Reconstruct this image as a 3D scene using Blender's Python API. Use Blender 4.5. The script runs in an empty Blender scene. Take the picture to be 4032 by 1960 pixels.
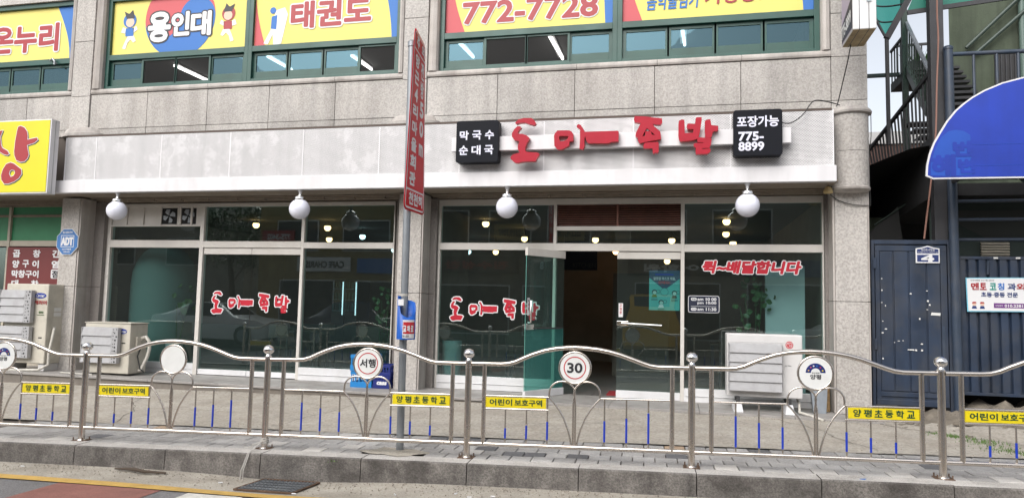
import bpy, bmesh, math, random
from mathutils import Vector, Matrix
random.seed(7)
SC = bpy.context.scene
COL = SC.collection
R = math.radians

# ------------------------------------------------------------------ camera, sky, sun, exposure
cam = bpy.data.cameras.new('camera'); cam_o = bpy.data.objects.new('camera', cam); COL.objects.link(cam_o)
cam.sensor_width = 36; cam.lens = 2850/4032*36; cam.clip_start = .05; cam.clip_end = 600
_rx = (0.97408242, 0.22505084, 0.02270612); _dn = (0.00476091, 0.07996254, -0.9967865); _fw = (-0.22614328, 0.9710603, 0.07681866)
cam_o.matrix_world = Matrix(((_rx[0], -_dn[0], -_fw[0], 0), (_rx[1], -_dn[1], -_fw[1], -10.6), (_rx[2], -_dn[2], -_fw[2], 1.30), (0, 0, 0, 1)))
SC.camera = cam_o
wd = bpy.data.worlds.new('World'); SC.world = wd; wd.use_nodes = True
nt = wd.node_tree; bg = nt.nodes['Background']
sky = nt.nodes.new('ShaderNodeTexSky'); sky.sky_type = 'NISHITA'; sky.sun_disc = False
sky.sun_elevation = R(42); sky.sun_rotation = R(200); sky.air_density = 1.0; sky.dust_density = 4.0; sky.ozone_density = 1.0
hs = nt.nodes.new('ShaderNodeHueSaturation'); hs.inputs['Saturation'].default_value = .30
nt.links.new(sky.outputs[0], hs.inputs['Color']); nt.links.new(hs.outputs[0], bg.inputs[0]); bg.inputs[1].default_value = .15
sun = bpy.data.lights.new('sun', 'SUN'); sun.energy = 1.15; sun.angle = R(55); sun.color = (1, .985, .96)
sun_o = bpy.data.objects.new('sun', sun); COL.objects.link(sun_o)
_el, _az = R(42), R(200)   # azimuth measured like the sky's sun_rotation (0 = +Y, clockwise)
_d = Vector((math.sin(_az)*math.cos(_el), math.cos(_az)*math.cos(_el), math.sin(_el)))
sun_o.rotation_euler = _d.to_track_quat('Z', 'Y').to_euler(); sun_o.location = (0, -20, 20)
SC.view_settings.view_transform = 'Standard'; SC.view_settings.look = 'None'; SC.view_settings.exposure = 0.68; SC.view_settings.gamma = 1
SC.cycles.max_bounces = 8; SC.cycles.transparent_max_bounces = 16

# ------------------------------------------------------------------ materials
def s2l(c):
    return tuple(.78*((v/255)/12.92 if v/255 <= .04045 else ((v/255+.055)/1.055)**2.4) for v in c)
MATS = {}
def mat(name, col, rough=.6, metal=0., var=.0, vs=6., bump=0., bs=60., grime=0., gs=1.2, streak=0., rnd=0., speck=0., ss=90., spec=.5, coat=0., emit=None, es=1., gcol=(.09,.075,.055)):
    if name in MATS: return MATS[name]
    m = bpy.data.materials.new(name); m.use_nodes = True; t = m.node_tree; N = t.nodes; L = t.links
    b = N['Principled BSDF']; b.inputs['Roughness'].default_value = rough; b.inputs['Metallic'].default_value = metal
    b.inputs['Specular IOR Level'].default_value = spec; b.inputs['Coat Weight'].default_value = coat
    if emit: b.inputs['Emission Color'].default_value = (*emit, 1); b.inputs['Emission Strength'].default_value = es
    src = None
    def node(k, **kw):
        n = N.new(k)
        for a, v in kw.items(): setattr(n, a, v)
        return n
    co = None
    if var or bump or grime or streak or rnd or speck:
        geo = node('ShaderNodeNewGeometry'); co = geo.outputs['Position']
    rgb = node('ShaderNodeRGB'); rgb.outputs[0].default_value = (*col, 1); src = rgb.outputs[0]
    def scale_by(src, val, lo, hi, flo=.0, fhi=1.):
        mr = node('ShaderNodeMapRange'); L.new(val, mr.inputs[0])
        mr.inputs[1].default_value = flo; mr.inputs[2].default_value = fhi; mr.inputs[3].default_value = lo; mr.inputs[4].default_value = hi
        v = node('ShaderNodeVectorMath', operation='SCALE'); L.new(src, v.inputs[0]); L.new(mr.outputs[0], v.inputs['Scale'])
        return v.outputs[0]
    def noise(sc, det=4, dist=0., vec=None, rg=.55):
        n = node('ShaderNodeTexNoise'); n.inputs['Scale'].default_value = sc; n.inputs['Detail'].default_value = det; n.inputs['Roughness'].default_value = rg
        n.inputs['Distortion'].default_value = dist; L.new(vec or co, n.inputs['Vector']); return n.outputs[0]
    if var: src = scale_by(src, noise(vs, 5), 1-var, 1+var, .3, .7)
    if speck:
        src = scale_by(src, noise(ss, 2, .6), 1-speck, 1+speck*.55, .36, .62)
    if rnd:
        oi = node('ShaderNodeObjectInfo'); src = scale_by(src, oi.outputs['Random'], 1-rnd, 1+rnd)
    if streak:
        mp = node('ShaderNodeVectorMath', operation='MULTIPLY'); L.new(co, mp.inputs[0]); mp.inputs[1].default_value = (5, 5, .35)
        src = scale_by(src, noise(1.0, 4, 0, mp.outputs[0]), 1+streak*.25, 1-streak, .42, .75)
    if grime:
        g = noise(gs, 6, .4, rg=.65); mr = node('ShaderNodeMapRange'); L.new(g, mr.inputs[0]); mr.inputs[1].default_value = .45; mr.inputs[2].default_value = .72; mr.inputs[4].default_value = grime
        mx = node('ShaderNodeMix', data_type='RGBA'); L.new(mr.outputs[0], mx.inputs[0]); L.new(src, mx.inputs[6]); mx.inputs[7].default_value = (*gcol, 1); src = mx.outputs[2]
        rr = node('ShaderNodeMapRange'); L.new(g, rr.inputs[0]); rr.inputs[1].default_value = .35; rr.inputs[2].default_value = .7; rr.inputs[3].default_value = rough*.9; rr.inputs[4].default_value = min(1, rough*1.35+.03)
        L.new(rr.outputs[0], b.inputs['Roughness'])
    L.new(src, b.inputs['Base Color'])
    if bump:
        bn = node('ShaderNodeBump'); bn.inputs['Strength'].default_value = bump; bn.inputs['Distance'].default_value = .01
        L.new(noise(bs, 3, .3), bn.inputs['Height']); L.new(bn.outputs[0], b.inputs['Normal'])
    MATS[name] = m; return m

def glass_mat(name, tint, f0_ior=1.55, rough=0.0, refl=(1, 1, 1), wav=0., haze=0., dcol=(.42, .52, .50)):
    if name in MATS: return MATS[name]
    m = bpy.data.materials.new(name); m.use_nodes = True; t = m.node_tree; N = t.nodes; L = t.links
    N.remove(N['Principled BSDF']); out = N['Material Output']
    tr = N.new('ShaderNodeBsdfTransparent'); tr.inputs[0].default_value = (*tint, 1)
    gl = N.new('ShaderNodeBsdfGlossy'); gl.inputs['Roughness'].default_value = rough; gl.inputs[0].default_value = (*refl, 1)
    # Schlick reflectance, the same from both sides of the sheet
    F0 = ((f0_ior-1)/(f0_ior+1))**2; gg = N.new('ShaderNodeNewGeometry')
    dt = N.new('ShaderNodeVectorMath'); dt.operation = 'DOT_PRODUCT'; L.new(gg.outputs['Normal'], dt.inputs[0]); L.new(gg.outputs['Incoming'], dt.inputs[1])
    ab = N.new('ShaderNodeMath'); ab.operation = 'ABSOLUTE'; L.new(dt.outputs['Value'], ab.inputs[0])
    om_ = N.new('ShaderNodeMath'); om_.operation = 'SUBTRACT'; om_.inputs[0].default_value = 1; L.new(ab.outputs[0], om_.inputs[1])
    pw = N.new('ShaderNodeMath'); pw.operation = 'POWER'; L.new(om_.outputs[0], pw.inputs[0]); pw.inputs[1].default_value = 5
    fr = N.new('ShaderNodeMath'); fr.operation = 'MULTIPLY_ADD'; L.new(pw.outputs[0], fr.inputs[0]); fr.inputs[1].default_value = 1-F0; fr.inputs[2].default_value = F0
    mx = N.new('ShaderNodeMixShader'); L.new(fr.outputs[0], mx.inputs[0]); L.new(tr.outputs[0], mx.inputs[1]); L.new(gl.outputs[0], mx.inputs[2]); L.new(mx.outputs[0], out.inputs[0])
    if haze:  # diffuse haze in the colour lifts blacks of dusty panes; milky body on films
        df = N.new('ShaderNodeBsdfDiffuse'); df.inputs[0].default_value = (*dcol, 1); m2_ = N.new('ShaderNodeMixShader'); m2_.inputs[0].default_value = haze
        L.new(mx.outputs[0], m2_.inputs[1]); L.new(df.outputs[0], m2_.inputs[2]); L.new(m2_.outputs[0], out.inputs[0])
    if wav:
        g = N.new('ShaderNodeNewGeometry'); n = N.new('ShaderNodeTexNoise'); n.inputs['Scale'].default_value = 1.3; L.new(g.outputs['Position'], n.inputs['Vector'])
        bp = N.new('ShaderNodeBump'); bp.inputs['Strength'].default_value = wav; bp.inputs['Distance'].default_value = .02; L.new(n.outputs[0], bp.inputs['Height'])
        L.new(bp.outputs[0], gl.inputs['Normal'])
    MATS[name] = m; return m

def perforated_mat():
    m = bpy.data.materials.new('perforated_white_steel'); m.use_nodes = True; t = m.node_tree; N = t.nodes; L = t.links
    b = N['Principled BSDF']; b.inputs['Roughness'].default_value = .5
    g = N.new('ShaderNodeNewGeometry'); ml = N.new('ShaderNodeVectorMath'); ml.operation = 'MULTIPLY'; L.new(g.outputs['Position'], ml.inputs[0]); ml.inputs[1].default_value = (1/.0186, 0, 1/.0322)
    ds = []
    for off in (0, .5):
        a = N.new('ShaderNodeVectorMath'); a.operation = 'ADD'; L.new(ml.outputs[0], a.inputs[0]); a.inputs[1].default_value = (off, 0, off)
        f = N.new('ShaderNodeVectorMath'); f.operation = 'FRACTION'; L.new(a.outputs[0], f.inputs[0])
        s_ = N.new('ShaderNodeVectorMath'); s_.operation = 'SUBTRACT'; L.new(f.outputs[0], s_.inputs[0]); s_.inputs[1].default_value = (.5, 0, .5)
        q = N.new('ShaderNodeVectorMath'); q.operation = 'MULTIPLY'; L.new(s_.outputs[0], q.inputs[0]); q.inputs[1].default_value = (1, 0, 1.73)
        l = N.new('ShaderNodeVectorMath'); l.operation = 'LENGTH'; L.new(q.outputs[0], l.inputs[0]); ds.append(l.outputs['Value'])
    mn = N.new('ShaderNodeMath'); mn.operation = 'MINIMUM'; L.new(ds[0], mn.inputs[0]); L.new(ds[1], mn.inputs[1])
    st = N.new('ShaderNodeMapRange'); L.new(mn.outputs[0], st.inputs[0]); st.inputs[1].default_value = .30; st.inputs[2].default_value = .36
    n = N.new('ShaderNodeTexNoise'); n.inputs['Scale'].default_value = 2.6; n.inputs['Detail'].default_value = 8; n.inputs['Roughness'].default_value = .72; L.new(g.outputs['Position'], n.inputs['Vector'])
    r = N.new('ShaderNodeMapRange'); L.new(n.outputs[0], r.inputs[0]); r.inputs[1].default_value = .52; r.inputs[2].default_value = .60; r.inputs[4].default_value = .5
    mx0 = N.new('ShaderNodeMix'); mx0.data_type = 'RGBA'; L.new(r.outputs[0], mx0.inputs[0]); mx0.inputs[6].default_value = (.07, .065, .07, 1); mx0.inputs[7].default_value = (.50, .49, .50, 1)
    mx = N.new('ShaderNodeMix'); mx.data_type = 'RGBA'; L.new(st.outputs[0], mx.inputs[0]); L.new(mx0.outputs[2], mx.inputs[6]); mx.inputs[7].default_value = (.70, .69, .695, 1)
    sv = N.new('ShaderNodeVectorMath'); sv.operation = 'MULTIPLY'; L.new(g.outputs['Position'], sv.inputs[0]); sv.inputs[1].default_value = (7, 0, .5)
    sn = N.new('ShaderNodeTexNoise'); sn.inputs['Scale'].default_value = 1; sn.inputs['Detail'].default_value = 5; L.new(sv.outputs[0], sn.inputs['Vector'])
    sr = N.new('ShaderNodeMapRange'); L.new(sn.outputs[0], sr.inputs[0]); sr.inputs[1].default_value = .4; sr.inputs[2].default_value = .75; sr.inputs[3].default_value = 1.0; sr.inputs[4].default_value = .88
    sc = N.new('ShaderNodeVectorMath'); sc.operation = 'SCALE'; L.new(mx.outputs[2], sc.inputs[0]); L.new(sr.outputs[0], sc.inputs['Scale'])
    L.new(sc.outputs[0], b.inputs['Base Color']); return m

M_GRAN = mat('granite', (.40, .378, .355), .75, var=.10, vs=1.1, speck=.20, ss=46, bump=.6, bs=55, streak=.22, rnd=.09, grime=.16, gs=.9, gcol=(.17, .14, .11))
M_GRAN_P = mat('granite_pillar', (.43, .405, .38), .7, var=.06, vs=1.3, speck=.22, ss=36, bump=.7, bs=45, streak=.12, grime=.18, gs=.7, rnd=.04)
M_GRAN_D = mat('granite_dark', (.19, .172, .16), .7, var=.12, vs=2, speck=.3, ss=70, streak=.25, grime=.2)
M_SILL = mat('granite_smooth', (.40, .37, .345), .6, var=.10, vs=2, speck=.08, ss=90, streak=.35, grime=.35, gs=1.6, gcol=(.16, .12, .09))
M_JOINT = mat('joint_mortar', (.085, .07, .06), .9)
M_GREEN = mat('green_aluminium', (.013, .066, .052), .35, var=.12, vs=4, grime=.25, gs=2.5, gcol=(.06, .07, .06))
M_WHITE = mat('white_aluminium', (.55, .525, .49), .42, var=.05, vs=3, grime=.25, gs=2, gcol=(.3, .26, .21))
M_WHITE2 = mat('white_base_frame', (.62, .62, .63), .42, var=.05, vs=3, grime=.25, gs=2, gcol=(.3, .28, .25))
M_TRIM = mat('white_trim_steel', (.63, .62, .635), .4, var=.04, vs=2, streak=.10, grime=.15, gs=2.2, gcol=(.35, .33, .3))
M_SOFF = mat('soffit_board', (.26, .215, .17), .7, var=.2, vs=3, grime=.5, gs=3)
M_GLASS = glass_mat('shop_glass', (.52, .70, .69), 2.12, refl=(.88, 1, .98), wav=.02, haze=.018)
M_GLASS_D = glass_mat('door_glass', (.42, .66, .61), 1.4, refl=(.88, 1, .98), haze=.05)
M_GLASS_UP = glass_mat('tinted_window_glass', (.16, .22, .24), 2.3, refl=(.24, .44, .54), wav=.10, haze=.03)
M_GLASS_DK = glass_mat('insect_screen', (.35, .33, .32), 1.25, rough=.5)
M_BLACK = mat('black_void', (.012, .012, .013), .8)
M_DARK = mat('dark_paint', (.03, .03, .032), .7, var=.2)
M_STEEL = mat('stainless_steel', (.66, .61, .56), .21, metal=1, var=.06, vs=5, grime=.2, gs=5, gcol=(.30, .22, .16))
M_CHROME = mat('polished_steel', (.80, .79, .78), .10, metal=1)
M_GALV = mat('galvanised_steel', (.27, .29, .31), .45, metal=.6, var=.1, vs=8, streak=.15)
M_BLUE = mat('blue_reflective_tape', s2l((20, 60, 190)), .4)
M_YEL = mat('yellow_plate', s2l((240, 218, 10)), .45, grime=.12, gs=9)
M_DKG = mat('dark_green_print', s2l((15, 75, 50)), .5)
M_PW = mat('white_print', (.64, .64, .65), .45)
M_PWF = mat('white_disc', (.70, .71, .70), .4, grime=.12, gs=6)
M_PRED = mat('red_print', s2l((200, 40, 50)), .45)
M_PBLK = mat('black_print', (.02, .02, .025), .5)
M_NAVY = mat('navy_print', s2l((35, 60, 120)), .5)
M_POSTY = mat('poster_yellow', s2l((236, 222, 118)), .55, var=.03, vs=2)
M_POSTR = mat('poster_red', s2l((208, 88, 95)), .55)
M_POSTB = mat('poster_blue', s2l((45, 115, 195)), .55)
M_LRED = mat('letter_red', s2l((176, 24, 48)), .4, spec=.25, var=.05, vs=9)
M_VRED = mat('vinyl_red', s2l((196, 30, 52)), .4)
M_LEDGE = mat('letter_edge', s2l((200, 62, 60)), .35)
M_BOXBLK = mat('sign_black', (.011, .012, .016), .45, spec=.08)
M_LIT = mat('sign_letter_white', (.62, .62, .74), .4)
M_NAVYG = mat('navy_gate_paint', (.018, .030, .056), .42, var=.2, vs=3, grime=.5, gs=2.5, gcol=(.05, .048, .045), streak=.3)
M_NAVYP = mat('navy_pipe_paint', (.030, .045, .072), .4, var=.2, vs=5, grime=.3, gs=3)
M_IRON = mat('dark_iron', (.030, .031, .036), .5, var=.3, vs=4, grime=.3, gs=4, gcol=(.05, .04, .03))
M_GRNIRON = mat('green_iron', (.03, .05, .04), .5, var=.2)
M_BLUESIGN = mat('blue_sign_face', s2l((16, 54, 168)), .4, var=.16, vs=1.8, streak=.15)
M_BLUESIGN2 = mat('blue_sign_faded', s2l((20, 78, 182)), .4, var=.08, vs=3)
M_BLUESIGN3 = mat('blue_sign_ghost', s2l((18, 66, 178)), .35)
M_YSIGN = mat('yellow_sign_face', s2l((226, 216, 18)), .35, var=.04, vs=1.5)
M_DRED = mat('dull_red', s2l((168, 40, 48)), .45)
M_ACB = mat('ac_cream', (.50, .47, .40), .45, var=.05, vs=5, grime=.35, gs=4, gcol=(.22, .19, .15))
M_ACW = mat('ac_white', (.56, .55, .545), .4, var=.04, vs=5, grime=.15, gs=4, gcol=(.3, .28, .25))
M_LOUV = mat('louver_grey', (.36, .36, .37), .45, metal=.15, var=.06, vs=6, grime=.2, gs=5)
M_HOSE = mat('hose_white', (.5, .48, .43), .6, grime=.3, gs=8)
M_FOIL = glass_mat('frosted_film', (.62, .76, .74), 1.2, rough=.2, haze=.05, dcol=(.12, .24, .23))
M_FOILD = glass_mat('door_film', (.38, .62, .58), 1.4, rough=.2, haze=.30, dcol=(.10, .36, .33))
M_ASPH = mat('asphalt', (.165, .16, .16), .85, var=.15, vs=1.2, speck=.30, ss=75, bump=.6, bs=110, grime=.15, gs=2)
M_REDRD = mat('red_road_paint', (.25, .105, .085), .8, var=.15, vs=4, speck=.15, ss=80, grime=.25, gs=3, bump=.3, bs=110)
M_YLINE = mat('yellow_road_paint', (.52, .33, .085), .7, var=.12, vs=6, speck=.10, ss=90, grime=.25, gs=4, bump=.2)
M_WLINE = mat('white_road_paint', (.60, .585, .54), .7, var=.10, vs=6, speck=.10, ss=80, grime=.3, gs=4)
M_GUTT = mat('gutter_concrete', (.36, .33, .28), .9, var=.18, vs=2.5, speck=.20, ss=60, bump=.8, bs=55, grime=.42, gs=2.2, gcol=(.15, .125, .09))
M_APRON = mat('apron_concrete', (.36, .33, .285), .9, var=.14, vs=3.2, speck=.22, ss=30, bump=1., bs=35, grime=.48, gs=1.6, gcol=(.19, .16, .12))
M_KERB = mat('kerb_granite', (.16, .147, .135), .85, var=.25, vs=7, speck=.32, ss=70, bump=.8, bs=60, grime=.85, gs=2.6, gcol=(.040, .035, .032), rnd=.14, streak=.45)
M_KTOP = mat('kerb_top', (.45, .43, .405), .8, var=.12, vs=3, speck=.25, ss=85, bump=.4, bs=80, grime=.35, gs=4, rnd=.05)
M_PAVE = [mat('paver_grey', (.36, .35, .34), .85, var=.12, vs=5, speck=.20, ss=110, bump=.4, bs=120, rnd=.14, grime=.3, gs=2),
          mat('paver_light', (.47, .45, .425), .85, var=.1, vs=5, speck=.18, ss=110, rnd=.08),
          mat('paver_dark', (.13, .13, .135), .85, var=.1, vs=5, speck=.25, ss=110, rnd=.1),
          mat('paver_tan', (.40, .29, .20), .85, var=.1, vs=5, speck=.2, ss=110, rnd=.06)]
M_STEP = mat('step_granite', (.29, .275, .262), .5, var=.12, vs=3, speck=.14, ss=120, grime=.35, gs=2)
M_RISER = mat('step_riser', (.17, .15, .13), .85, var=.3, vs=3, grime=.5, gs=3)
M_TILE = mat('floor_tile', (.16, .15, .145), .4, var=.1)
M_INW = mat('interior_wall', (.22, .185, .15), .8, var=.15, vs=2)
M_INC = mat('interior_ceiling', (.14, .135, .13), .9)
M_PALE = mat('pale_panel', (.52, .56, .57), .7)
M_WOODD = mat('dark_wood', (.06, .035, .02), .6, var=.2)
M_LOUVW = mat('brown_louver', (.17, .065, .045), .5, var=.2, vs=6, grime=.3, gs=5)
M_LEAF = mat('leaf_green', (.03, .085, .02), .5, var=.3, vs=20)
M_GRASS = mat('grass', (.09, .16, .035), .7, var=.4, vs=14)
M_ROCK = mat('broken_rock', (.16, .138, .11), .95, var=.25, vs=6, bump=1., bs=25, grime=.5, gs=4, gcol=(.10, .08, .055))
M_WARM = mat('warm_lamp_glass', (.8, .7, .5), .4, emit=(1, .56, .24), es=5)
M_COOL = mat('cool_lamp_glass', (.8, .8, .8), .4, emit=(.75, .95, 1), es=2.6)
M_TUBE = mat('fluorescent_tube_glass', (.8, .8, .8), .4, emit=(.95, 1, .97), es=6)
M_LED = mat('led_strip_light', (.8, .8, .8), .4, emit=(.7, .93, 1), es=1.9)
M_GLOBE = mat('opal_globe', (.70, .71, .80), .08, spec=.5, coat=.4)
M_BRICK = mat('red_brick', (.12, .072, .062), .9, var=.25, vs=9)
M_STUCCO = mat('green_stucco', (.062, .078, .052), .9, var=.15, vs=2, streak=.5, grime=.4, gs=1.5, gcol=(.04, .05, .035), bump=.3, bs=30)
M_GREENP = mat('green_panel', (.025, .20, .085), .5, var=.06)
M_MAROON = mat('maroon_panel', (.14, .02, .02), .5)
M_BISC = mat('beige_frame', (.42, .38, .31), .5, grime=.3, gs=4)
M_CRB = mat('crate_blue', s2l((25, 130, 200)), .45)
M_CRN = mat('crate_navy', s2l((22, 40, 120)), .45)
M_RDSIGN = mat('sign_red_reflective', s2l((212, 26, 40)), .4, spec=.25, var=.05, vs=4)
M_DISP = mat('dispenser_blue', s2l((15, 95, 195)), .4)
M_ADT = mat('security_sign_blue', s2l((62, 120, 185)), .4, var=.08, vs=9)
M_PERF = perforated_mat()
M_CABLE = mat('cable_black', (.02, .02, .02), .6)
M_CABR = mat('cable_brown', (.25, .13, .10), .6)
M_PAPER = mat('paper_white', (.6, .6, .58), .8)
M_TEALDOC = mat('teal_poster', s2l((95, 190, 185)), .5)
M_RUST = mat('rusty_plate', (.12, .075, .05), .7, metal=.3, var=.4, vs=20)
M_TWIG = mat('twig_bark', (.07, .052, .038), .9)
M_CAN = glass_mat('green_canopy_sheet', (.10, .42, .34), 1.5, rough=.3, refl=(.5, .8, .7))

# ------------------------------------------------------------------ mesh helpers
ORI = {}
class MB:
    def __init__(s): s.v = []; s.f = []; s.mi = []; s.cur = 0
    def face(s, pts):
        n = len(s.v); s.v += [tuple(p) for p in pts]; s.f.append(tuple(range(n, n+len(pts)))); s.mi.append(s.cur); return s
    def box(s, x0, x1, y0, y1, z0, z1):
        n = len(s.v); s.v += [(x, y, z) for x in (x0, x1) for y in (y0, y1) for z in (z0, z1)]
        for f in ((0, 1, 3, 2), (4, 6, 7, 5), (0, 4, 5, 1), (2, 3, 7, 6), (0, 2, 6, 4), (1, 5, 7, 3)): s.f.append(tuple(n+i for i in f)); s.mi.append(s.cur)
        return s
    def hexa(s, p):   # 8 points: bottom ring 4, top ring 4
        n = len(s.v); s.v += [tuple(q) for q in p]
        for f in ((3, 2, 1, 0), (4, 5, 6, 7), (0, 1, 5, 4), (1, 2, 6, 5), (2, 3, 7, 6), (3, 0, 4, 7)): s.f.append(tuple(n+i for i in f)); s.mi.append(s.cur)
        return s
    def bar(s, a, b, w, h=None, up=(0, 0, 1)):
        a, b = Vector(a), Vector(b); h = h or w; d = (b-a).normalized(); u = Vector(up)
        if abs(d.dot(u)) > .98: u = Vector((0, 1, 0))
        r = d.cross(u).normalized(); u = r.cross(d)
        q = [(-1, -1), (1, -1), (1, 1), (-1, 1)]
        return s.hexa([a+r*(i*w/2)+u*(j*h/2) for i, j in q]+[b+r*(i*w/2)+u*(j*h/2) for i, j in q])
    def tube(s, pts, r, n=10, caps=True, rs=None):
        P = [Vector(p) for p in pts]; base = len(s.v); prev = None
        for i, p in enumerate(P):
            d = (P[min(i+1, len(P)-1)]-P[max(i-1, 0)]).normalized()
            if prev is None:
                u = Vector((0, 0, 1)) if abs(d.z) < .9 else Vector((0, 1, 0)); a = d.cross(u).normalized()
            else: a = (prev-d*prev.dot(d)).normalized()
            prev = a; c = d.cross(a); rr = rs[i] if rs else r
            s.v += [tuple(p+(a*math.cos(2*math.pi*k/n)+c*math.sin(2*math.pi*k/n))*rr) for k in range(n)]
        for i in range(len(P)-1):
            for k in range(n):
                a0 = base+i*n+k; a1 = base+i*n+(k+1) % n; s.f.append((a0, a1, a1+n, a0+n)); s.mi.append(s.cur)
        if caps:
            s.f.append(tuple(base+k for k in range(n))[::-1]); s.f.append(tuple(base+(len(P)-1)*n+k for k in range(n))); s.mi += [s.cur]*2
        return s
    def lathe(s, prof, c=(0, 0, 0), n=24, a0=0, a1=360):
        full = a1-a0 >= 360; m = n if full else n+1; base = len(s.v)
        for r, z in prof:
            for k in range(m):
                t = R(a0+(a1-a0)*k/n); s.v.append((c[0]+r*math.cos(t), c[1]+r*math.sin(t), c[2]+z))
        for i in range(len(prof)-1):
            for k in range(n):
                k2 = (k+1) % m; a_ = base+i*m+k; b_ = base+i*m+k2; s.f.append((a_, b_, b_+m, a_+m)); s.mi.append(s.cur)
        return s
    def disc(s, c, r, nrm='y', n=28, r2=None):
        def P(t, q):
            a, b = q*math.cos(t), q*math.sin(t)
            return (c[0]+a, c[1], c[2]+b)
        if r2 is None: s.face([P(2*math.pi*k/n, r) for k in range(n)])
        else:
            for k in range(n):
                t0, t1 = 2*math.pi*k/n, 2*math.pi*(k+1)/n; s.face([P(t0, r2), P(t0, r), P(t1, r), P(t1, r2)])
        return s
    def prism(s, poly, y0, y1):       # poly of (x, z), extruded along y
        n = len(s.v); m = len(poly)
        s.v += [(x, y0, z) for x, z in poly]+[(x, y1, z) for x, z in poly]
        s.f.append(tuple(range(n, n+m))); s.f.append(tuple(range(n+2*m-1, n+m-1, -1))); s.mi += [s.cur]*2
        for i in range(m):
            j = (i+1) % m; s.f.append((n+i, n+m+i, n+m+j, n+j)); s.mi.append(s.cur)
        return s
    def link(s, name, m=None, parent=None, bev=0, smooth=False, org=None, raw=False):
        o3 = Vector(org) if org is not None else (ORI[parent.name] if parent else Vector((0, 0, 0)))
        me = bpy.data.meshes.new(name); me.from_pydata([tuple(Vector(v)-o3) for v in s.v], [], s.f)
        ms = m if isinstance(m, (list, tuple)) else [m]
        for q in ms:
            if q: me.materials.append(q)
        for p, i in zip(me.polygons, s.mi): p.material_index = i
        me.update(); bm = bmesh.new(); bm.from_mesh(me) if not raw else None; bmesh.ops.remove_doubles(bm, verts=bm.verts, dist=1e-5) if smooth else None
        bmesh.ops.recalc_face_normals(bm, faces=bm.faces) if len(s.f) > 1 and not raw else None
        bm.to_mesh(me) if not raw else None; bm.free()
        if smooth:
            me.shade_smooth()
            try: me.set_sharp_from_angle(angle=R(40))
            except Exception: pass
        o = bpy.data.objects.new(name, me); COL.objects.link(o)
        if org is not None:
            o.location = o3-(ORI[parent.name] if parent else Vector((0, 0, 0)))
        if parent: o.parent = parent
        ORI[o.name] = o3.copy()
        if bev:
            b = o.modifiers.new('bevel', 'BEVEL'); b.width = bev; b.segments = 2; b.limit_method = 'ANGLE'; b.angle_limit = R(40)
        return o
def box(name, m, parent, x0, x1, y0, y1, z0, z1, bev=0): return MB().box(x0, x1, y0, y1, z0, z1).link(name, m, parent, bev)
def tag(o, label=None, cat=None, group=None, kind=None):
    if label: o['label'] = label
    if cat: o['category'] = cat
    if group: o['group'] = group
    if kind: o['kind'] = kind
    return o
def thing(name, label, cat, loc=(0, 0, 0), group=None, rz=0):
    o = bpy.data.objects.new(name, None); COL.objects.link(o); o.location = loc; o.empty_display_size = .1; o.rotation_euler = (0, 0, rz)
    ORI[o.name] = Vector(loc); return tag(o, label, cat, group)
def dup_tree(o, loc, label=None, parent=None):
    c = o.copy(); COL.objects.link(c)
    if parent is None: c.location = loc
    else: c.parent = parent
    if label: c['label'] = label
    for ch in list(o.children): dup_tree(ch, None, None, c)
    ORI[c.name] = Vector(loc) if loc is not None else Vector((0, 0, 0))
    return c
def struct(o): o['kind'] = 'structure'; return o
def piece(me, name, loc, parent, rot=None, m=None, scale=None):
    o = bpy.data.objects.new(name, me); COL.objects.link(o); o.location = Vector(loc)-(ORI[parent.name] if parent else Vector((0, 0, 0)))
    if rot: o.rotation_euler = rot
    if scale: o.scale = scale
    if parent: o.parent = parent
    if m: o.material_slots[0].link = 'OBJECT'; o.material_slots[0].material = m
    ORI[o.name] = Vector(loc); return o

# text as real flat geometry: fitted to a w x h rectangle whose lower left corner is O, along U (reading) and V (up)
_tc = {}
def curve_mesh(o):
    me = bpy.data.meshes.new_from_object(o)
    r = [tuple(v.co) for v in me.vertices], [tuple(q.vertices) for q in me.polygons], [q.normal.z for q in me.polygons]
    bpy.data.meshes.remove(me); return r
def text_mesh(body):
    if body in _tc: return _tc[body]
    c = bpy.data.curves.new('txt', 'FONT'); c.body = body; c.resolution_u = 3; c.fill_mode = 'FRONT'; c.offset = .008
    o = bpy.data.objects.new('txt', c); vs, fs, _ = curve_mesh(o); bpy.data.objects.remove(o); bpy.data.curves.remove(c)
    _tc[body] = (vs, fs); return _tc[body]
def text(body, O, w, h, m, parent, U=(1, 0, 0), V=(0, 0, 1), bold=.02, outline=None, om=None, lift=.003, name='lettering', shear=0., fmap=None):
    O, U, V = Vector(O), Vector(U).normalized(), Vector(V).normalized(); Nn = U.cross(V)
    vs, fs = text_mesh(body)
    if not vs: return None
    xs = [v[0] for v in vs]; ys = [v[1] for v in vs]; x0, x1, y0, y1 = min(xs), max(xs), min(ys), max(ys)
    sx, sy = w/max(x1-x0, 1e-6), h/max(y1-y0, 1e-6)
    rad = min(max(sx, sy), 1.6*min(sx, sy)); out = None
    for k, (bd, mt) in enumerate(([(outline, om)] if outline else [])+[(bold, m)]):
        q = MB(); nd = 12 if bd > .035 else 8 if bd > 0 else 0; r = bd*rad
        offs = [(0, 0)]+[(r*math.cos(2*math.pi*i/nd), r*math.sin(2*math.pi*i/nd)) for i in range(nd)]
        for i, (dx, dy) in enumerate(offs):
            lf = lift+(.0022 if (outline and k) else 0)-i*.00006; n = len(q.v)
            for v in vs:
                a, b = (v[0]-x0)*sx+shear*(v[1]-y0)*sy+dx, (v[1]-y0)*sy+dy
                q.v.append(fmap(a, b, lf) if fmap else O+U*a+V*b+Nn*lf)
            q.f += [tuple(n+i_ for i_ in f) for f in fs]
        q.mi = [0]*len(q.f); out = q.link(name, mt, parent, raw=True)
    return out
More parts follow.
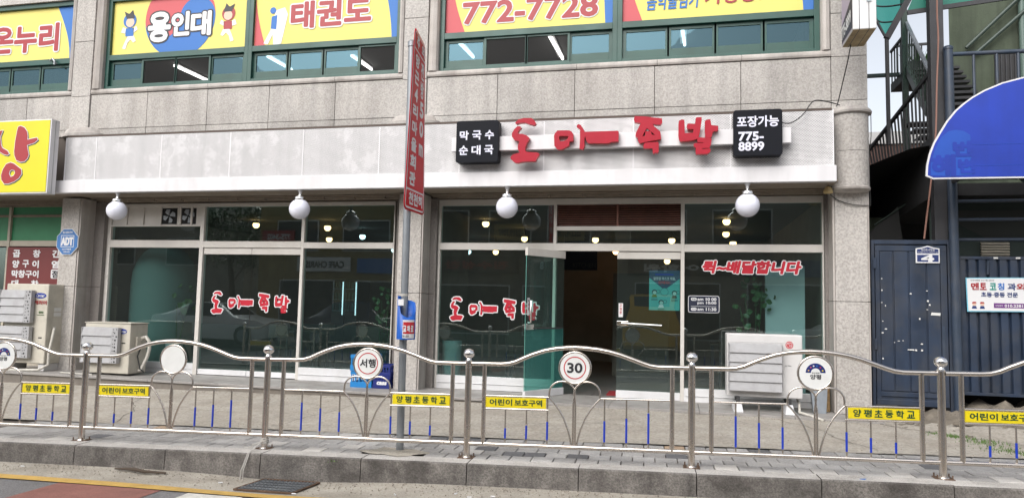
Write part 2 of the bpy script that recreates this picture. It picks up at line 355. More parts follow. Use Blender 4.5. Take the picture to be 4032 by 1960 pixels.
def shape2d(polys, m, name, parent, y, off=0., thick=0., m2=None):
    """filled planar shape in the x,z plane (front at y), with holes, optional growth and real thickness"""
    c = bpy.data.curves.new('shape', 'CURVE'); c.dimensions = '2D'; c.fill_mode = 'BOTH' if thick else 'FRONT'; c.offset = 0
    for P in polys:
        if off: P = grow(P, off, hole=P is not polys[0])
        s = c.splines.new('POLY'); s.points.add(len(P)-1); s.use_cyclic_u = True
        for q, (x, z) in zip(s.points, P): q.co = (x, z, 0, 1)
    c.extrude = thick/2
    o = bpy.data.objects.new('shape', c); vs, fs, nz = curve_mesh(o)
    q = MB(); q.v = [(v[0], y+thick/2-v[2], v[1]) for v in vs]; q.f = fs; q.mi = [1 if (m2 and abs(z) < .5) else 0 for z in nz]
    bpy.data.objects.remove(o); bpy.data.curves.remove(c)
    return q.link(name, [m, m2] if m2 else m, parent)
def grow(P, d, hole=False):
    n = len(P); A = sum(P[i][0]*P[(i+1) % n][1]-P[(i+1) % n][0]*P[i][1] for i in range(n)); sg = 1 if A > 0 else -1
    if hole: sg = -sg
    out = []
    for i in range(n):
        a, b, c = Vector(P[i-1]), Vector(P[i]), Vector(P[(i+1) % n])
        e1 = (b-a).normalized(); e2 = (c-b).normalized(); n1 = Vector((e1.y, -e1.x))*sg; n2 = Vector((e2.y, -e2.x))*sg
        t = (n1+n2); t = t.normalized() if t.length > 1e-6 else n1; k = min(1/max(t.dot(n1), .5), 1.6)
        out.append(tuple(b+t*d*k))
    return out
def rrect(x0, x1, z0, z1, r, n=4):
    out = []
    for cx, cz, a in ((x1-r, z1-r, 0), (x0+r, z1-r, 90), (x0+r, z0+r, 180), (x1-r, z0+r, 270)):
        for k in range(n+1): t = R(a+90*k/n); out.append((cx+r*math.cos(t), cz+r*math.sin(t)))
    return out
def lerp_tab(tab, x):
    if x <= tab[0][0]: return tab[0][1]
    for (a, u), (b, v) in zip(tab, tab[1:]):
        if x <= b: return u+(v-u)*(x-a)/(b-a)
    return tab[-1][1]

# ================================================================== GROUND
def p_z(x): return -.064+.0163*x                                  # pavement height along the railing line
Q_Z = [(-14, -.15), (-12, -.14), (-8, -.105), (-5, -.06), (-.8, -.02), (1.5, -.035), (2.6, -.03), (3.6, .02), (6, .06)]
def road_z(x, y):
    dip = .045*math.exp(-((x+3.45)/.8)**2)*max(0, min(1, (y+5.3)/.7))
    return -.255+.0163*x-dip-.006*max(0, -5-y)*(1 if y > -9 else 0)
def grid_mesh(xs, ys, fz, jit=0):
    q = MB(); n = len(ys)
    q.v = [(x, y, fz(x, y)+(random.uniform(-jit, jit) if jit else 0)) for x in xs for y in ys]
    q.f = [(i*n+j, (i+1)*n+j, (i+1)*n+j+1, i*n+j+1) for i in range(len(xs)-1) for j in range(n-1)]; q.mi = [0]*len(q.f); return q
def fr(a, b, n): return [a+(b-a)*i/n for i in range(n+1)]
FT = Vector((1, .05, 0)).normalized(); FN = Vector((-.05, 1, 0)).normalized()
def FP(s, n, z=0):      # railing-aligned coordinates: s metres along, n metres towards the shops
    p = Vector((0, -4.03, 0))+FT*s+FN*n; return Vector((p.x, p.y, z))

struct(MB().face([(-300, -300, -.75), (300, -300, -.75), (300, 300, -.75), (-300, 300, -.75)]).link('ground', M_APRON))
struct(grid_mesh([-60]+fr(-14, 8, 88)+[60], [-40, -14, -9.5]+fr(-9, -4.0, 20), lambda x, y: road_z(max(-14, min(8, x)), y)).link('road', M_ASPH))
g = MB()
xs = [-40]+fr(-12, 6, 90)+[40]
for a, b in zip(xs, xs[1:]):
    pts = []
    for (x, t) in ((a, 0), (b, 0), (b, 1), (a, 1)):
        y = -5.05 if t == 0 else -4.03+.05*x-.16
        pts.append((x, y, road_z(max(-14, min(8, x)), y)+.004))
    # three strips across so the dip by the drain shows
    for k in range(3):
        def L(p, q, t): return (p[0]+(q[0]-p[0])*t, p[1]+(q[1]-p[1])*t)
        c4 = [L(pts[0], pts[3], k/3), L(pts[1], pts[2], k/3), L(pts[1], pts[2], (k+1)/3), L(pts[0], pts[3], (k+1)/3)]
        g.face([(x, y, road_z(max(-14, min(8, x)), y)+.004) for x, y in c4])
struct(g.link('gutter', M_GUTT, None, smooth=True))
def road_patch(name, m, x0, x1, y0, y1, lift):
    g = grid_mesh(fr(x0, x1, max(2, int((x1-x0)*3))), [y0, y1], lambda x, y: road_z(x, y)+lift); return struct(g.link(name, m))
road_patch('yellow_road_line', M_YLINE, -14, 6, -5.178, -5.05, .010)
road_patch('red_road_surface', M_REDRD, -5.28, -4.25, -9.0, -5.185, .006)
road_patch('white_road_marking', M_WLINE, -3.98, -3.47, -6.6, -5.19, .006)

# pavement bed, pavers, kerb
pave = struct(MB().link('pavement', M_JOINT)) if False else None
bed = grid_mesh(fr(-14, 7, 21), [0, 1], lambda x, y: 0)
bed.v = [tuple(FP(x, .0 if y == 0 else .99, p_z(x)-.016)) for x, y, z in bed.v]
pavement = struct(bed.link('pavement', M_JOINT)); ORI[pavement.name] = Vector((0, 0, 0))
pm = bpy.data.meshes.new('paver'); b_ = MB().box(-.0955, .0955, -.0955, .0955, -.05, 0)
pm.from_pydata(b_.v, [], b_.f); pm.materials.append(M_PAVE[0])
bm = bmesh.new(); bm.from_mesh(pm); bmesh.ops.bevel(bm, geom=[e for e in bm.edges if all(v.co.z > -.01 for v in e.verts)], offset=.004, segments=1, affect='EDGES'); bmesh.ops.recalc_face_normals(bm, faces=bm.faces); bm.to_mesh(pm); bm.free()
tilt = (0, -math.atan(.0163), math.atan(.05))
rest = MB()
for r in range(5):
    for i in range(-36, 25):
        s = i*.2+(.1 if r % 2 else 0); p = FP(s, .06+.2*r); p.z = p_z(s)+random.uniform(-.002, .002)
        u = random.random(); m = M_PAVE[1] if u > .94 else M_PAVE[2] if u > .905 else M_PAVE[3] if u > .895 else M_PAVE[0]
        if (-2.85 < s < -2.35) and r == 0: continue
        if -34 <= i <= 21: piece(pm, 'paver', p, pavement, (random.uniform(-.006, .006), tilt[1]+random.uniform(-.006, .006), tilt[2]), m)
        else:
            T = FT*.0965; Q = FN*.0965; rest.face([p-T-Q, p+T-Q, p+T+Q, p-T+Q])
o = rest.link('paver', M_PAVE[0], pavement); o['kind'] = 'stuff'
# cement patch round the sign pole
q = MB(); c = FP(-2.6, .08)
q.face([(c.x+.30*math.cos(R(a))*(1+.25*math.sin(a*.07)), c.y+.17*math.sin(R(a))*(1+.2*math.cos(a*.11)), p_z(c.x)+.006) for a in range(0, 360, 15)])
struct(q.link('cement_patch', M_GUTT))

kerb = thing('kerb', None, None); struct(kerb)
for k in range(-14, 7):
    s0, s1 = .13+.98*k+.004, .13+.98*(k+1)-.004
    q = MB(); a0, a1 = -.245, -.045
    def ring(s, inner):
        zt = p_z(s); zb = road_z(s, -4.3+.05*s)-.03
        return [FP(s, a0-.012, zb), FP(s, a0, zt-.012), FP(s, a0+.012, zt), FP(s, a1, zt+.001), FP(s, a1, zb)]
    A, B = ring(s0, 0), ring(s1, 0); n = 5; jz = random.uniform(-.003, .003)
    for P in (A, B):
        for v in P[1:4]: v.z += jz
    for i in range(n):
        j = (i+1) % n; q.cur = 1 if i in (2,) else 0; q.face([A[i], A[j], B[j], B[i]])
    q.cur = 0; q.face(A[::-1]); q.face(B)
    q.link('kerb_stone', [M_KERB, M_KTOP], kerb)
# concrete apron between the pavers and the entrance step
def apron_z(x, y):
    ya = -3.05+.05*x; t = max(0, min(1, (y-ya)/(-.95-ya))); q = lerp_tab(Q_Z, x)
    z = p_z(x)+.004+(q-p_z(x))*t
    z += .004*math.sin(x*2.3+y*1.7)+.003*math.sin(x*5.1-y*3.3)
    if x > 2.5 and y > -2.4: z += .035*math.sin(x*4+y*5)*min(1, x-2.5)
    return z
q = MB(); XS = fr(-14, 8, 110); T = fr(0, 1, 12)
q = grid_mesh(XS, T, lambda x, y: 0)
def apv(x, t):
    ya = -3.045+.05*x; y = ya+(.0-ya)*t if x > 2.3 else ya+(-.93-ya)*t
    return (x, y, apron_z(x, y))
q.v = [apv(x, t) for x, t, z in q.v]
struct(q.link('concrete_apron', M_APRON, None, smooth=True))
def step_z(x): return .01-.004*x if x < 0 else .01-.005*x
step = thing('entrance_step', None, None); struct(step)
xs = [-14.0, -12.6, -11.4, -10.23, -9.05, -7.9, -6.7, -5.55, -4.4, -3.2, -2.05, -.9, .25, 1.4, 2.42]
for a, b in zip(xs, xs[1:]):
    a += .0025; b -= .0025
    MB().hexa([(a, -.97, step_z(a)-.035), (b, -.97, step_z(b)-.035), (b, .06, step_z(b)-.035), (a, .06, step_z(a)-.035), (a, -.97, step_z(a)), (b, -.97, step_z(b)), (b, .06, step_z(b)), (a, .06, step_z(a))]).link('step_slab', M_STEP, step, bev=.004)
MB().hexa([(-14, -.945, -.4), (2.40, -.945, -.4), (2.40, .05, -.4), (-14, .05, -.4), (-14, -.945, step_z(-14)-.04), (2.40, -.945, step_z(2.4)-.04), (2.4, .05, step_z(2.4)-.04), (-14, .05, step_z(-14)-.04)]).link('step_riser', M_RISER, step)

# ================================================================== MAIN BUILDING
B = thing('commercial_building', 'two storey shop building faced in beige granite with green framed windows upstairs', 'building', (-3.9, 0, 0))
# hidden core and side/upper masses behind the stone
box('wall_core', M_JOINT, B, -14, 2.36, -.425, -.10, 3.02, 4.74)
box('wall_core', M_JOINT, B, -14, 2.36, -.10, 8, 2.98, 3.15)
box('wall_core', M_GRAN, B, -14, 2.38, -.43, -.10, 6.42, 7.6)
box('side_wall', M_GRAN, B, 2.10, 2.38, -.40, 8.0, -.3, 7.6)
box('side_wall', M_GRAN, B, -14.3, -14.0, -.43, 8.0, -.3, 7.6)
box('roof_slab', M_GRAN, B, -14.3, 2.38, -.10, 8.2, 7.3, 7.6)
box('back_wall', M_GRAN, B, -14.0, 2.10, 7.9, 8.2, -.3, 7.3)
MG = {}
def granite(x0, x1, z0, z1, y=-.45, m=M_GRAN, name='granite_panel', g=.004, dep=.03, jy=.0015):
    y += random.uniform(-jy, jy); MB().box(x0+g, x1-g, y, y+dep, z0+g, z1-g).link(name, m, B, bev=.003)
runs = [[-14, -12.2, -11.1, -10.17], [-9.78, -8.66, -7.52, -6.40, -5.25, -4.13], [-3.74, -2.64, -1.49, -.36, .80, 1.95, 2.40]]
for rn in runs:
    for a, b in zip(rn, rn[1:]):
        granite(a, b, 4.10, 4.695)
        granite(a, b, 3.985, 4.10)
for a, b in ((-10.17, -9.78), (-4.13, -3.74)):
    for z0, z1 in ((4.10, 4.67), (4.67, 5.63), (5.63, 6.6), (6.6, 7.5)): granite(a, b, z0, z1, y=-.475, m=M_GRAN_P, name='granite_block', dep=.06)
for z0, z1 in ((4.695, 5.29), (5.29, 5.95), (5.95, 6.6)): granite(1.95, 2.40, z0, z1, name='granite_block')
# moulded sills and jamb surrounds round each upstairs window band
def sill(x0, x1, n):
    for i in range(n):
        a, b = x0+(x1-x0)*i/n+.003, x0+(x1-x0)*(i+1)/n-.003
        q = MB(); pr = [(-.44, 4.70), (-.465, 4.705), (-.474, 4.73), (-.472, 4.76), (-.455, 4.785), (-.30, 4.79), (-.30, 4.70)]
        for i_ in range(len(pr)):
            p, r = pr[i_], pr[(i_+1) % len(pr)]; q.face([(a, *p), (b, *p), (b, *r), (a, *r)])
        q.face([(a, *p) for p in pr]); q.face([(b, *p) for p in pr[::-1]]); q.link('window_sill', M_SILL, B)
sill(-14, -10.17, 3); sill(-9.78, -4.13, 5); sill(-3.74, 1.95, 5)
for a, b in ((-10.26, -10.17), (-9.78, -9.60), (-4.22, -4.13), (-3.74, -3.58), (1.83, 1.95)):
    q = MB(); w = b-a
    pr = [(a, -.30), (a, -.44), (a+w*.15, -.475), (a+w*.5, -.49), (a+w*.85, -.475), (b, -.44), (b, -.30)]
    for z0, z1 in ((4.79, 6.6),):
        for p, r in zip(pr, pr[1:]): q.face([(p[0], p[1], z0), (r[0], r[1], z0), (r[0], r[1], z1), (p[0], p[1], z1)])
        q.face([(p[0], p[1], z0) for p in pr])
    q.link('jamb_moulding', M_SILL, B)

# ---- upstairs windows
YF = -.385   # frame front
def half_window(x0, x1, kinds):
    """one window: frame, poster panel above, four sliding sashes below; kinds: g=glass sash, s=screen/open sash"""
    w = MB()
    w.box(x0, x0+.07, YF, -.28, 4.79, 6.42); w.box(x1-.07, x1, YF, -.28, 4.79, 6.42)
    w.box(x0+.07, x1-.07, YF, -.28, 4.79, 4.85); w.box(x0+.07, x1-.07, YF, -.28, 5.30, 5.395); w.box(x0+.07, x1-.07, YF, -.28, 6.34, 6.42)
    w = w.link('window', M_GREEN, B, bev=.004)
    a, b = x0+.07, x1-.07; n = len(kinds); W = (b-a)/n
    for i, k in enumerate(kinds):
        xa, xb = a+W*i-.015*(i > 0), a+W*(i+1)+.015*(i < n-1); y = YF+(.03 if k == 's' else .055)
        if k == 's': l, bt, tp = .035, .03, .03
        else: l, bt, tp = .055, .125, .05
        s = MB()
        s.box(xa, xa+l, y, y+.03, 4.852, 5.298); s.box(xb-l, xb, y, y+.03, 4.852, 5.298); s.box(xa+l, xb-l, y, y+.03, 4.852, 4.852+bt); s.box(xa+l, xb-l, y, y+.03, 5.298-tp, 5.298)
        s.link('sash', M_GREEN, w, bev=.002)
        q = MB().face([(xa+l, y+.015, 4.852+bt), (xb-l, y+.015, 4.852+bt), (xb-l, y+.015, 5.298-tp), (xa+l, y+.015, 5.298-tp)])
        q.link('pane' if k == 'g' else 'insect_screen', M_GLASS_UP if k == 'g' else M_GLASS_DK, w)
    # dark panel behind the poster
    MB().box(x0+.07, x1-.07, YF+.05, YF+.06, 5.395, 6.34).link('poster', M_POSTY, w)
    return w
wA = half_window(-13.0, -10.26, 'gggg')
wB1 = half_window(-9.60, -6.865, 'gssg'); wB2 = half_window(-6.865, -4.22, 'gggs')
wC1 = half_window(-3.58, -.895, 'gssg'); wC2 = half_window(-.895, 1.83, 'gggg')
YP = YF+.047
def pshape(pts, m, w, dy=0, name='poster_print'): MB().face([(x, YP-dy, z) for x, z in pts]).link(name, m, w)
def arc(cx, cz, r, a0, a1, n=24, rz=None): return [(cx+r*math.cos(R(a0+(a1-a0)*i/n)), cz+(rz or r)*math.sin(R(a0+(a1-a0)*i/n))) for i in range(n+1)]
ZB, ZT = 5.397, 6.338
def clip(pts): return [(x, max(ZB, min(ZT, z))) for x, z in pts]
# B left: taegeuk disc
cx, cz, r = -8.215, 5.98, .675
pshape(clip(arc(cx, cz, r, 0, 360, 60)), M_POSTR, wB1)
pshape(clip(arc(cx, cz, r, -180, 0, 40)+arc(cx+r*.5, cz, r*.5, 0, 180, 24)), M_POSTB, wB1, .001)
pshape(arc(cx-r*.5, cz, r*.5, 180, 360, 24), M_POSTR, wB1, .002)
def ptext(body, x0, z0, x1, z1, m, w, **k): return text(body, (x0, YP-.003, z0), x1-x0, z1-z0, m, w, **k)
ptext('용', -8.81, 5.60, -8.40, 6.09, M_PW, wB1, bold=.035, outline=.085, om=M_PBLK)
ptext('인', -8.36, 5.68, -8.03, 6.07, M_PW, wB1, bold=.035, outline=.085, om=M_PBLK)
ptext('대', -7.98, 5.66, -7.62, 6.05, M_PW, wB1, bold=.035, outline=.085, om=M_PBLK)
# two plain figures in sparring gear
def fighter(cx, zb, s, gear, w, flip=1):
    F = lambda P, m, d: pshape([(cx+flip*x*s, zb+z*s) for x, z in P], m, w, d, 'figure_print')
    F([(-.07, .0), (-.15, .02), (-.10, .14), (-.02, .30), (.10, .30), (.17, .16), (.11, .13), (.04, .20), (-.03, .13)], M_PW, .002)
    F([(-.09, .27), (.10, .27), (.11, .44), (-.09, .44)], gear, .003)
    F([(-.20, .36), (-.10, .33), (-.08, .44), (-.16, .47)], M_PW, .003); F([(.10, .34), (.20, .40), (.16, .48), (.09, .43)], M_PW, .003)
    F(arc(0, .60, .155, 0, 360, 20), gear, .004); F(arc(.01, .56, .10, 0, 360, 18), mat('skin_print', (.62, .46, .36), .6), .005)
    F([(-.10, .70), (-.14, .80), (-.02, .74), (.06, .82), (.10, .70), (.12, .64), (-.08, .64)], M_PBLK, .006)
fighter(-9.20, 5.50, .83, M_POSTB, wB1); fighter(-7.29, 5.51, .80, M_DRED, wB1, -1)
# B right
pshape([(-6.79, ZB), (-6.59, ZB)]+[(-6.59-.20*math.sin(R(90*i/10)), ZB+(ZT-ZB)*i/10) for i in range(1, 11)]+[(-6.79, ZT)], M_POSTR, wB2)
pshape([(-4.30, ZB), (-4.30, ZT)]+[(-4.55+.16*math.sin(R(80*i/10)), ZT-(ZT-ZB)*i/10) for i in range(0, 11)], M_POSTB, wB2)
ptext('태권도', -6.13, 5.66, -4.76, 6.08, M_DRED, wB2, bold=.03, outline=.075, om=M_PW)
pshape([(-6.62, 5.44), (-6.50, 5.66), (-6.42, 5.98), (-6.26, 6.02), (-6.20, 5.9), (-6.30, 5.42), (-6.44, 5.40), (-6.46, 5.58), (-6.54, 5.42)], M_PW, wB2, .002, 'figure_print')
pshape([(-6.50, 5.68), (-6.40, 5.66), (-6.39, 5.90), (-6.49, 5.88)], M_POSTB, wB2, .003, 'figure_print')
pshape(arc(-6.47, 5.98, .055, 0, 360, 16), M_POSTB, wB2, .004, 'figure_print')
# C left, C right, A
pshape([(-3.51, ZB), (-3.20, ZB)]+[(-3.20-.22*math.sin(R(90*i/10)), ZB+(ZT-ZB)*i/10) for i in range(1, 11)]+[(-3.51, ZT)], M_POSTR, wC1)
pshape([(-.965, ZB), (-.965, ZT), (-1.12, ZT), (-1.075, ZB)], M_POSTB, wC1)
ptext('772-7728', -3.23, 5.53, -1.19, 5.86, M_DRED, wC1, bold=.02, outline=.05, om=M_PW)
pshape([(-.825, ZB), (-.54, ZB)]+[(-.54-.22*math.sin(R(90*i/10)), ZB+(ZT-ZB)*i/10) for i in range(1, 11)]+[(-.825, ZT)], M_POSTR, wC2)
pshape([(1.76, ZB), (1.76, ZT), (1.58, ZT), (1.63, ZB)], M_POSTB, wC2)
ptext('음악줄넘기', -.49, 5.55, .22, 5.80, M_POSTB, wC2, bold=.012, shear=.1); ptext('키성장!', .32, 5.58, 1.08, 5.83, M_DRED, wC2, bold=.012, shear=.1)
pshape([(-10.33, ZB), (-10.33, ZT), (-10.70, ZT)]+[(-10.70+.30*math.sin(R(90*i/10)), ZT-(ZT-ZB)*i/10) for i in range(1, 11)], M_POSTB, wA)
ptext('가온누리', -12.6, 5.57, -10.66, 6.05, M_DRED, wA, bold=.03, outline=.075, om=M_PW)
MB().tube([(-10.72, YF-.03, 5.36), (-10.64, YF-.05, 5.375), (-10.60, YF-.05, 5.33), (-10.60, YF-.05, 5.27)], .018, 8).link('vent_pipe', M_GALV, B)
# room upstairs
box('upper_room_floor', M_INW, B, -14, 2.1, -.10, 7.9, 4.2, 4.3); box('upper_room_ceiling', M_PALE if False else mat('upper_ceiling', (.13, .13, .13), .9), B, -14, 2.1, -.10, 7.9, 6.46, 6.5)
box('upper_room_wall', mat('upper_wall', (.11, .11, .12), .9), B, -14, 2.1, 6.0, 6.1, 4.3, 6.46)
lt = thing('fluorescent_lamp', 'long lit fluorescent tube seen through the far left upstairs window screens', 'ceiling light', (-8.2, 2.6, 6.40), 'fluorescent tubes on the upstairs ceiling')
spots = [(-10.92, 2.95, 1.6, 'lit fluorescent tube crossing the two dark sashes under the blue and red disc'), (-8.50, 2.75, .9, 'lit tube behind the first sash under the kicking figure poster'), (-6.70, 3.0, .9, 'lit tube ending in the dark sash next to the red road sign top'),
         (-2.44, 2.55, 1.35, 'lit tube in the dark sash left of the phone number window mullion'), (.02, 2.65, .85, 'lit tube behind the second sash of the right window'), (-4.25, 2.6, .9, 'lit tube behind the leftmost sash under the phone number')]
for i, (x, y, l, lab) in enumerate(spots):
    t = lt if i == 0 else thing('fluorescent_lamp', lab, 'ceiling light', (x, y, 6.40), 'fluorescent tubes on the upstairs ceiling')
    if i == 0: t.location = (x, y, 6.40); ORI[t.name] = Vector(t.location); t['label'] = lab
    MB().tube([(x, y, 6.40), (x+.05, y+l, 6.40)], .028, 8).link('tube', M_TUBE, t)
    box('fixture', M_TRIM, t, x-.04, x+.08, y, y+l, 6.43, 6.46)

# ---- ground floor pillars
def pillar(x0, x1, joints=(1.44,)):
    zs = [.0]+list(joints)+[2.93]
    for z0, z1 in zip(zs, zs[1:]):
        MB().box(x0+.03, x1-.03, -.45, -.12, z0+.003, z1-.003).link('pillar_stone', M_GRAN_P, B, bev=.004)
    for a, b in ((x0, x0+.03), (x1-.03, x1)):
        for z0, z1 in zip(zs, zs[1:]): MB().box(a+.002, b-.002, -.435, -.12, z0+.003, z1-.003).link('pillar_edge', M_SILL, B, bev=.006)
pillar(-10.23, -9.83); pillar(-4.13, -3.73); pillar(1.95, 2.40)
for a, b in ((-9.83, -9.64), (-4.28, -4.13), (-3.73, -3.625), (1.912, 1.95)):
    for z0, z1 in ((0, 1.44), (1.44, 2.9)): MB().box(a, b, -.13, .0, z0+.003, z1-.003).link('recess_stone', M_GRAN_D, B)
# rounded capital of the right pillar and half-round caps on the other two
q = MB(); c = (2.175, -.44, 0)
for z0, z1 in ((2.93, 3.385), (3.39, 3.875)):
    MB().lathe([(.0, z0), (.225, z0), (.225, z1), (0, z1)], c, 24, 180, 360).link('capital_stone', M_GRAN_P, B)
MB().lathe([(0, 3.875), (.235, 3.875), (.262, 3.89), (.268, 3.915), (.255, 3.94), (.23, 3.965), (0, 3.975)], c, 28, 180, 360).link('capital_moulding', M_SILL, B, smooth=True)
MB().lathe([(0, 2.855), (.19, 2.86), (.235, 2.89), (.24, 2.915), (.225, 2.93), (0, 2.93)], c, 28, 180, 360).link('capital_moulding', M_SILL, B, smooth=True)
for cx_ in (-9.90, -3.93):
    q = MB().lathe([(0, 3.965), (.41, 3.965), (.41, 4.015), (.36, 4.03), (.34, 4.07), (.31, 4.10), (.24, 4.118), (0, 4.12)], (cx_, -.44, 0), 30, 180, 360)
    q.v = [(x, -.44+(y+.44)*.42, z) for x, y, z in q.v]; q.link('capital_moulding', M_SILL, B, smooth=True)
# soffit and the run of pipes above the shop windows
box('soffit', M_SOFF, B, -14, 1.95, -.82, 0.05, 2.955, 2.985)
box('lintel', M_SOFF, B, -14, 1.95, -.02, .06, 2.86, 2.955)
for (a, b) in ((-9.80, -4.15), (-3.70, 1.93)):
    for yy, zz, r in ((-.10, 2.915, .016), (-.16, 2.93, .013), (-.26, 2.94, .012)):
        MB().tube([(a, yy, zz), (b, yy, zz)], r, 8).link('conduit', M_SOFF, B)
for i in range(22):
    x = -9.7+i*.52
    if -4.3 < x < -3.6: continue
    box('pipe_clamp', M_SOFF, B, x, x+.03, -.19, -.07, 2.90, 2.955)

# ================================================================== SHOP FRONT
WD = .05
def fm(x0, x1, z0, z1, name='mullion', m=M_WHITE, y0=-.05, y1=.05, bev=.003): return box(name, m, SF, x0, x1, y0, y1, z0, z1, bev)
SF = MB().box(-9.64, -4.345, -.055, .055, 2.82, 2.875).link('shopfront_frame', M_WHITE, B, bev=.003)
def gpane(x0, x1, z0, z1, y=0, parent=None):
    return MB().face([(x0, y, z0), (x1, y, z0), (x1, y, z1), (x0, y, z1)]).link('pane', M_GLASS, parent or SF)
# left section
fm(-9.64, -9.572, .04, 2.82, 'jamb'); fm(-7.815, -7.745, .04, 2.82); fm(-5.95, -5.90, .04, 2.82); fm(-4.362, -4.345, .04, 2.82, 'jamb')
fm(-9.572, -7.815, 2.13, 2.255, 'transom'); fm(-7.745, -5.95, 2.135, 2.24, 'transom'); fm(-5.90, -4.362, 2.13, 2.225, 'transom')
fm(-9.572, -7.815, 2.49, 2.515, 'transom')
box('upper_panel', M_WHITE, SF, -9.572, -7.815, -.02, .03, 2.515, 2.82)
for x in (-9.30, -8.97, -8.24, -8.02, -8.62): fm(x, x+.035, 2.52, 2.82, 'panel_bead', y0=-.045, y1=-.02)
gpane(-9.572, -7.815, 2.255, 2.49); gpane(-7.745, -5.95, 2.24, 2.82); gpane(-5.90, -4.362, 2.225, 2.82)
gpane(-9.572, -7.815, .22, 2.13); gpane(-5.90, -4.362, .235, 2.13)
def base(x0, x1, z0, z1):
    fm(x0, x1, z0, z1, 'base_rail', M_WHITE2); fm(x0+.01, x1-.01, z0+(z1-z0)*.45, z0+(z1-z0)*.5, 'base_ledge', M_WHITE2, y0=-.062, y1=-.05)
base(-9.572, -7.815, .045, .22); base(-5.90, -4.362, .035, .235)
# right section
fm(-3.625, 1.912, 2.80, 2.89, 'head_rail'); fm(-3.625, -3.59, .02, 2.80, 'jamb'); fm(-1.83, -1.785, .01, 2.80); fm(.010, .062, 0, 2.80); fm(1.895, 1.912, 0, 2.80, 'jamb')
fm(-3.59, -1.83, 2.12, 2.225, 'transom'); fm(-1.785, .010, 2.112, 2.222, 'transom'); fm(.062, 1.895, 2.107, 2.215, 'transom'); fm(-1.785, .010, 2.415, 2.475, 'transom')
gpane(-3.59, -1.83, 2.225, 2.80); gpane(-1.785, .010, 2.222, 2.415); gpane(.062, 1.895, 2.215, 2.80); gpane(-3.59, -1.83, .222, 2.12); gpane(.062, 1.895, .19, 2.107)
base(-3.59, -1.83, .025, .222); base(.062, 1.895, 0.0, .19)
# ventilator fans in the top left panel
for x in (-8.585, -8.215):
    f = thing('ventilation_fan', ('left' if x < -8.4 else 'right')+' one of two square extractor fans with grey blades above the left shop window', 'fan', (x+.145, -.02, 2.665), 'extractor fans above the left window')
    q = MB().box(x, x+.29, -.024, -.021, 2.53, 2.80); q.link('fan_opening', M_BLACK, f)
    MB().lathe([(.125, -.01), (.135, -.01), (.135, .01), (.125, .01)], (0, 0, 0), 28).link('fan_ring', M_GALV, f, org=(x+.145, -.03, 2.665)).rotation_euler = (R(90), 0, 0)
    for k in range(4):
        q = MB(); t0 = R(90*k+20); pts = []
        for (rr, a) in ((.02, -.5), (.115, -.45), (.125, .1), (.10, .55), (.02, .5)): pts.append((x+.145+rr*math.cos(t0+a), -.034-.012*a, 2.665+rr*math.sin(t0+a)))
        q.face(pts); q.link('fan_blade', M_GALV, f)
    MB().lathe([(0, -.015), (.028, -.012), (.028, .01), (0, .01)], (0, 0, 0), 16).link('fan_hub', M_GALV, f, org=(x+.145, -.04, 2.665)).rotation_euler = (R(90), 0, 0)
# brown louvre over the entrance
lv = MB().box(-.905, -.875, -.035, .02, 2.477, 2.798).link('louver', M_LOUVW, B)
MB().box(-1.783, .008, .03, .034, 2.477, 2.798).link('louver_back', M_BLACK, lv)
for i in range(10):
    z = 2.487+i*.0322
    for a, b in ((-1.783, -.907), (-.873, .008)):
        MB().hexa([(a, -.03, z), (b, -.03, z), (b, .02, z+.018), (a, .02, z+.018), (a, -.03, z+.009), (b, -.03, z+.009), (b, .02, z+.027), (a, .02, z+.027)]).link('slat', M_LOUVW, lv)
MB().box(-1.03, -.91, -.031, -.028, 2.53, 2.79).link('slat_patch', mat('louver_pale', (.30, .20, .15), .6), lv) if False else None
# doors ------------------------------------------------------------
def door_leaf(a, b, z0, zb, zt, z1, name='door', lab=None):
    """frameless glass leaf from plan point a (pivot) to b"""
    a, b = Vector((*a, 0)), Vector((*b, 0)); d = (b-a).normalized(); n = Vector((-d.y, d.x, 0))
    def slab(z_0, z_1, t):
        q = MB(); A = [a-n*t, b-n*t, b+n*t, a+n*t]; return q.hexa([v+Vector((0, 0, z_0)) for v in A]+[v+Vector((0, 0, z_1)) for v in A])
    D = slab(zt, z1, .025).link(name, M_WHITE, B, bev=.003)
    slab(z0, zb, .025).link('bottom_rail', M_WHITE2, D, bev=.003)
    MB().face([a+Vector((0, 0, zb)), b+Vector((0, 0, zb)), b+Vector((0, 0, zt)), a+Vector((0, 0, zt))]).link('pane', M_GLASS_D if lab else M_GLASS, D)
    if lab: D['label'] = lab
    return D, a, b, d, n
M_EDGE = mat('glass_edge_teal', (.12, .34, .29), .3)
D1, *_ = door_leaf((-7.742, 0), (-6.845, 0), .05, .135, 2.025, 2.13); D2, *_ = door_leaf((-5.952, 0), (-6.838, 0), .05, .135, 2.025, 2.13)
D3, *_ = door_leaf((.008, 0), (-.888, 0), .013, .118, 2.0, 2.102)
D4, a4, b4, d4, n4 = door_leaf((-1.665, -.02), (-2.09, -.72), .02, .12, 1.995, 2.10, lab='open glass door leaf swung outward')
def rail_handle(D, p, q_, out, m=M_CHROME):
    p, q_, out = Vector(p), Vector(q_), Vector(out)
    MB().tube([p, p+out, q_+out, q_], .012, 10).link('handle', m, D, smooth=True)
rail_handle(D3, (-.82, -.01, 1.075), (-.25, -.01, 1.055), (0, -.06, 0)); box('lock', M_CHROME, D3, -.885, -.72, -.022, .018, 1.035, 1.105, .004)
pv = b4-d4*.06
rail_handle(D4, pv+n4*.0+Vector((0, 0, 1.06)), pv+Vector((0, 0, 1.36)), n4*.05); rail_handle(D4, a4+d4*.08+Vector((0, 0, .98)), b4-d4*.18+Vector((0, 0, .98)), n4*(.05), M_DARK)
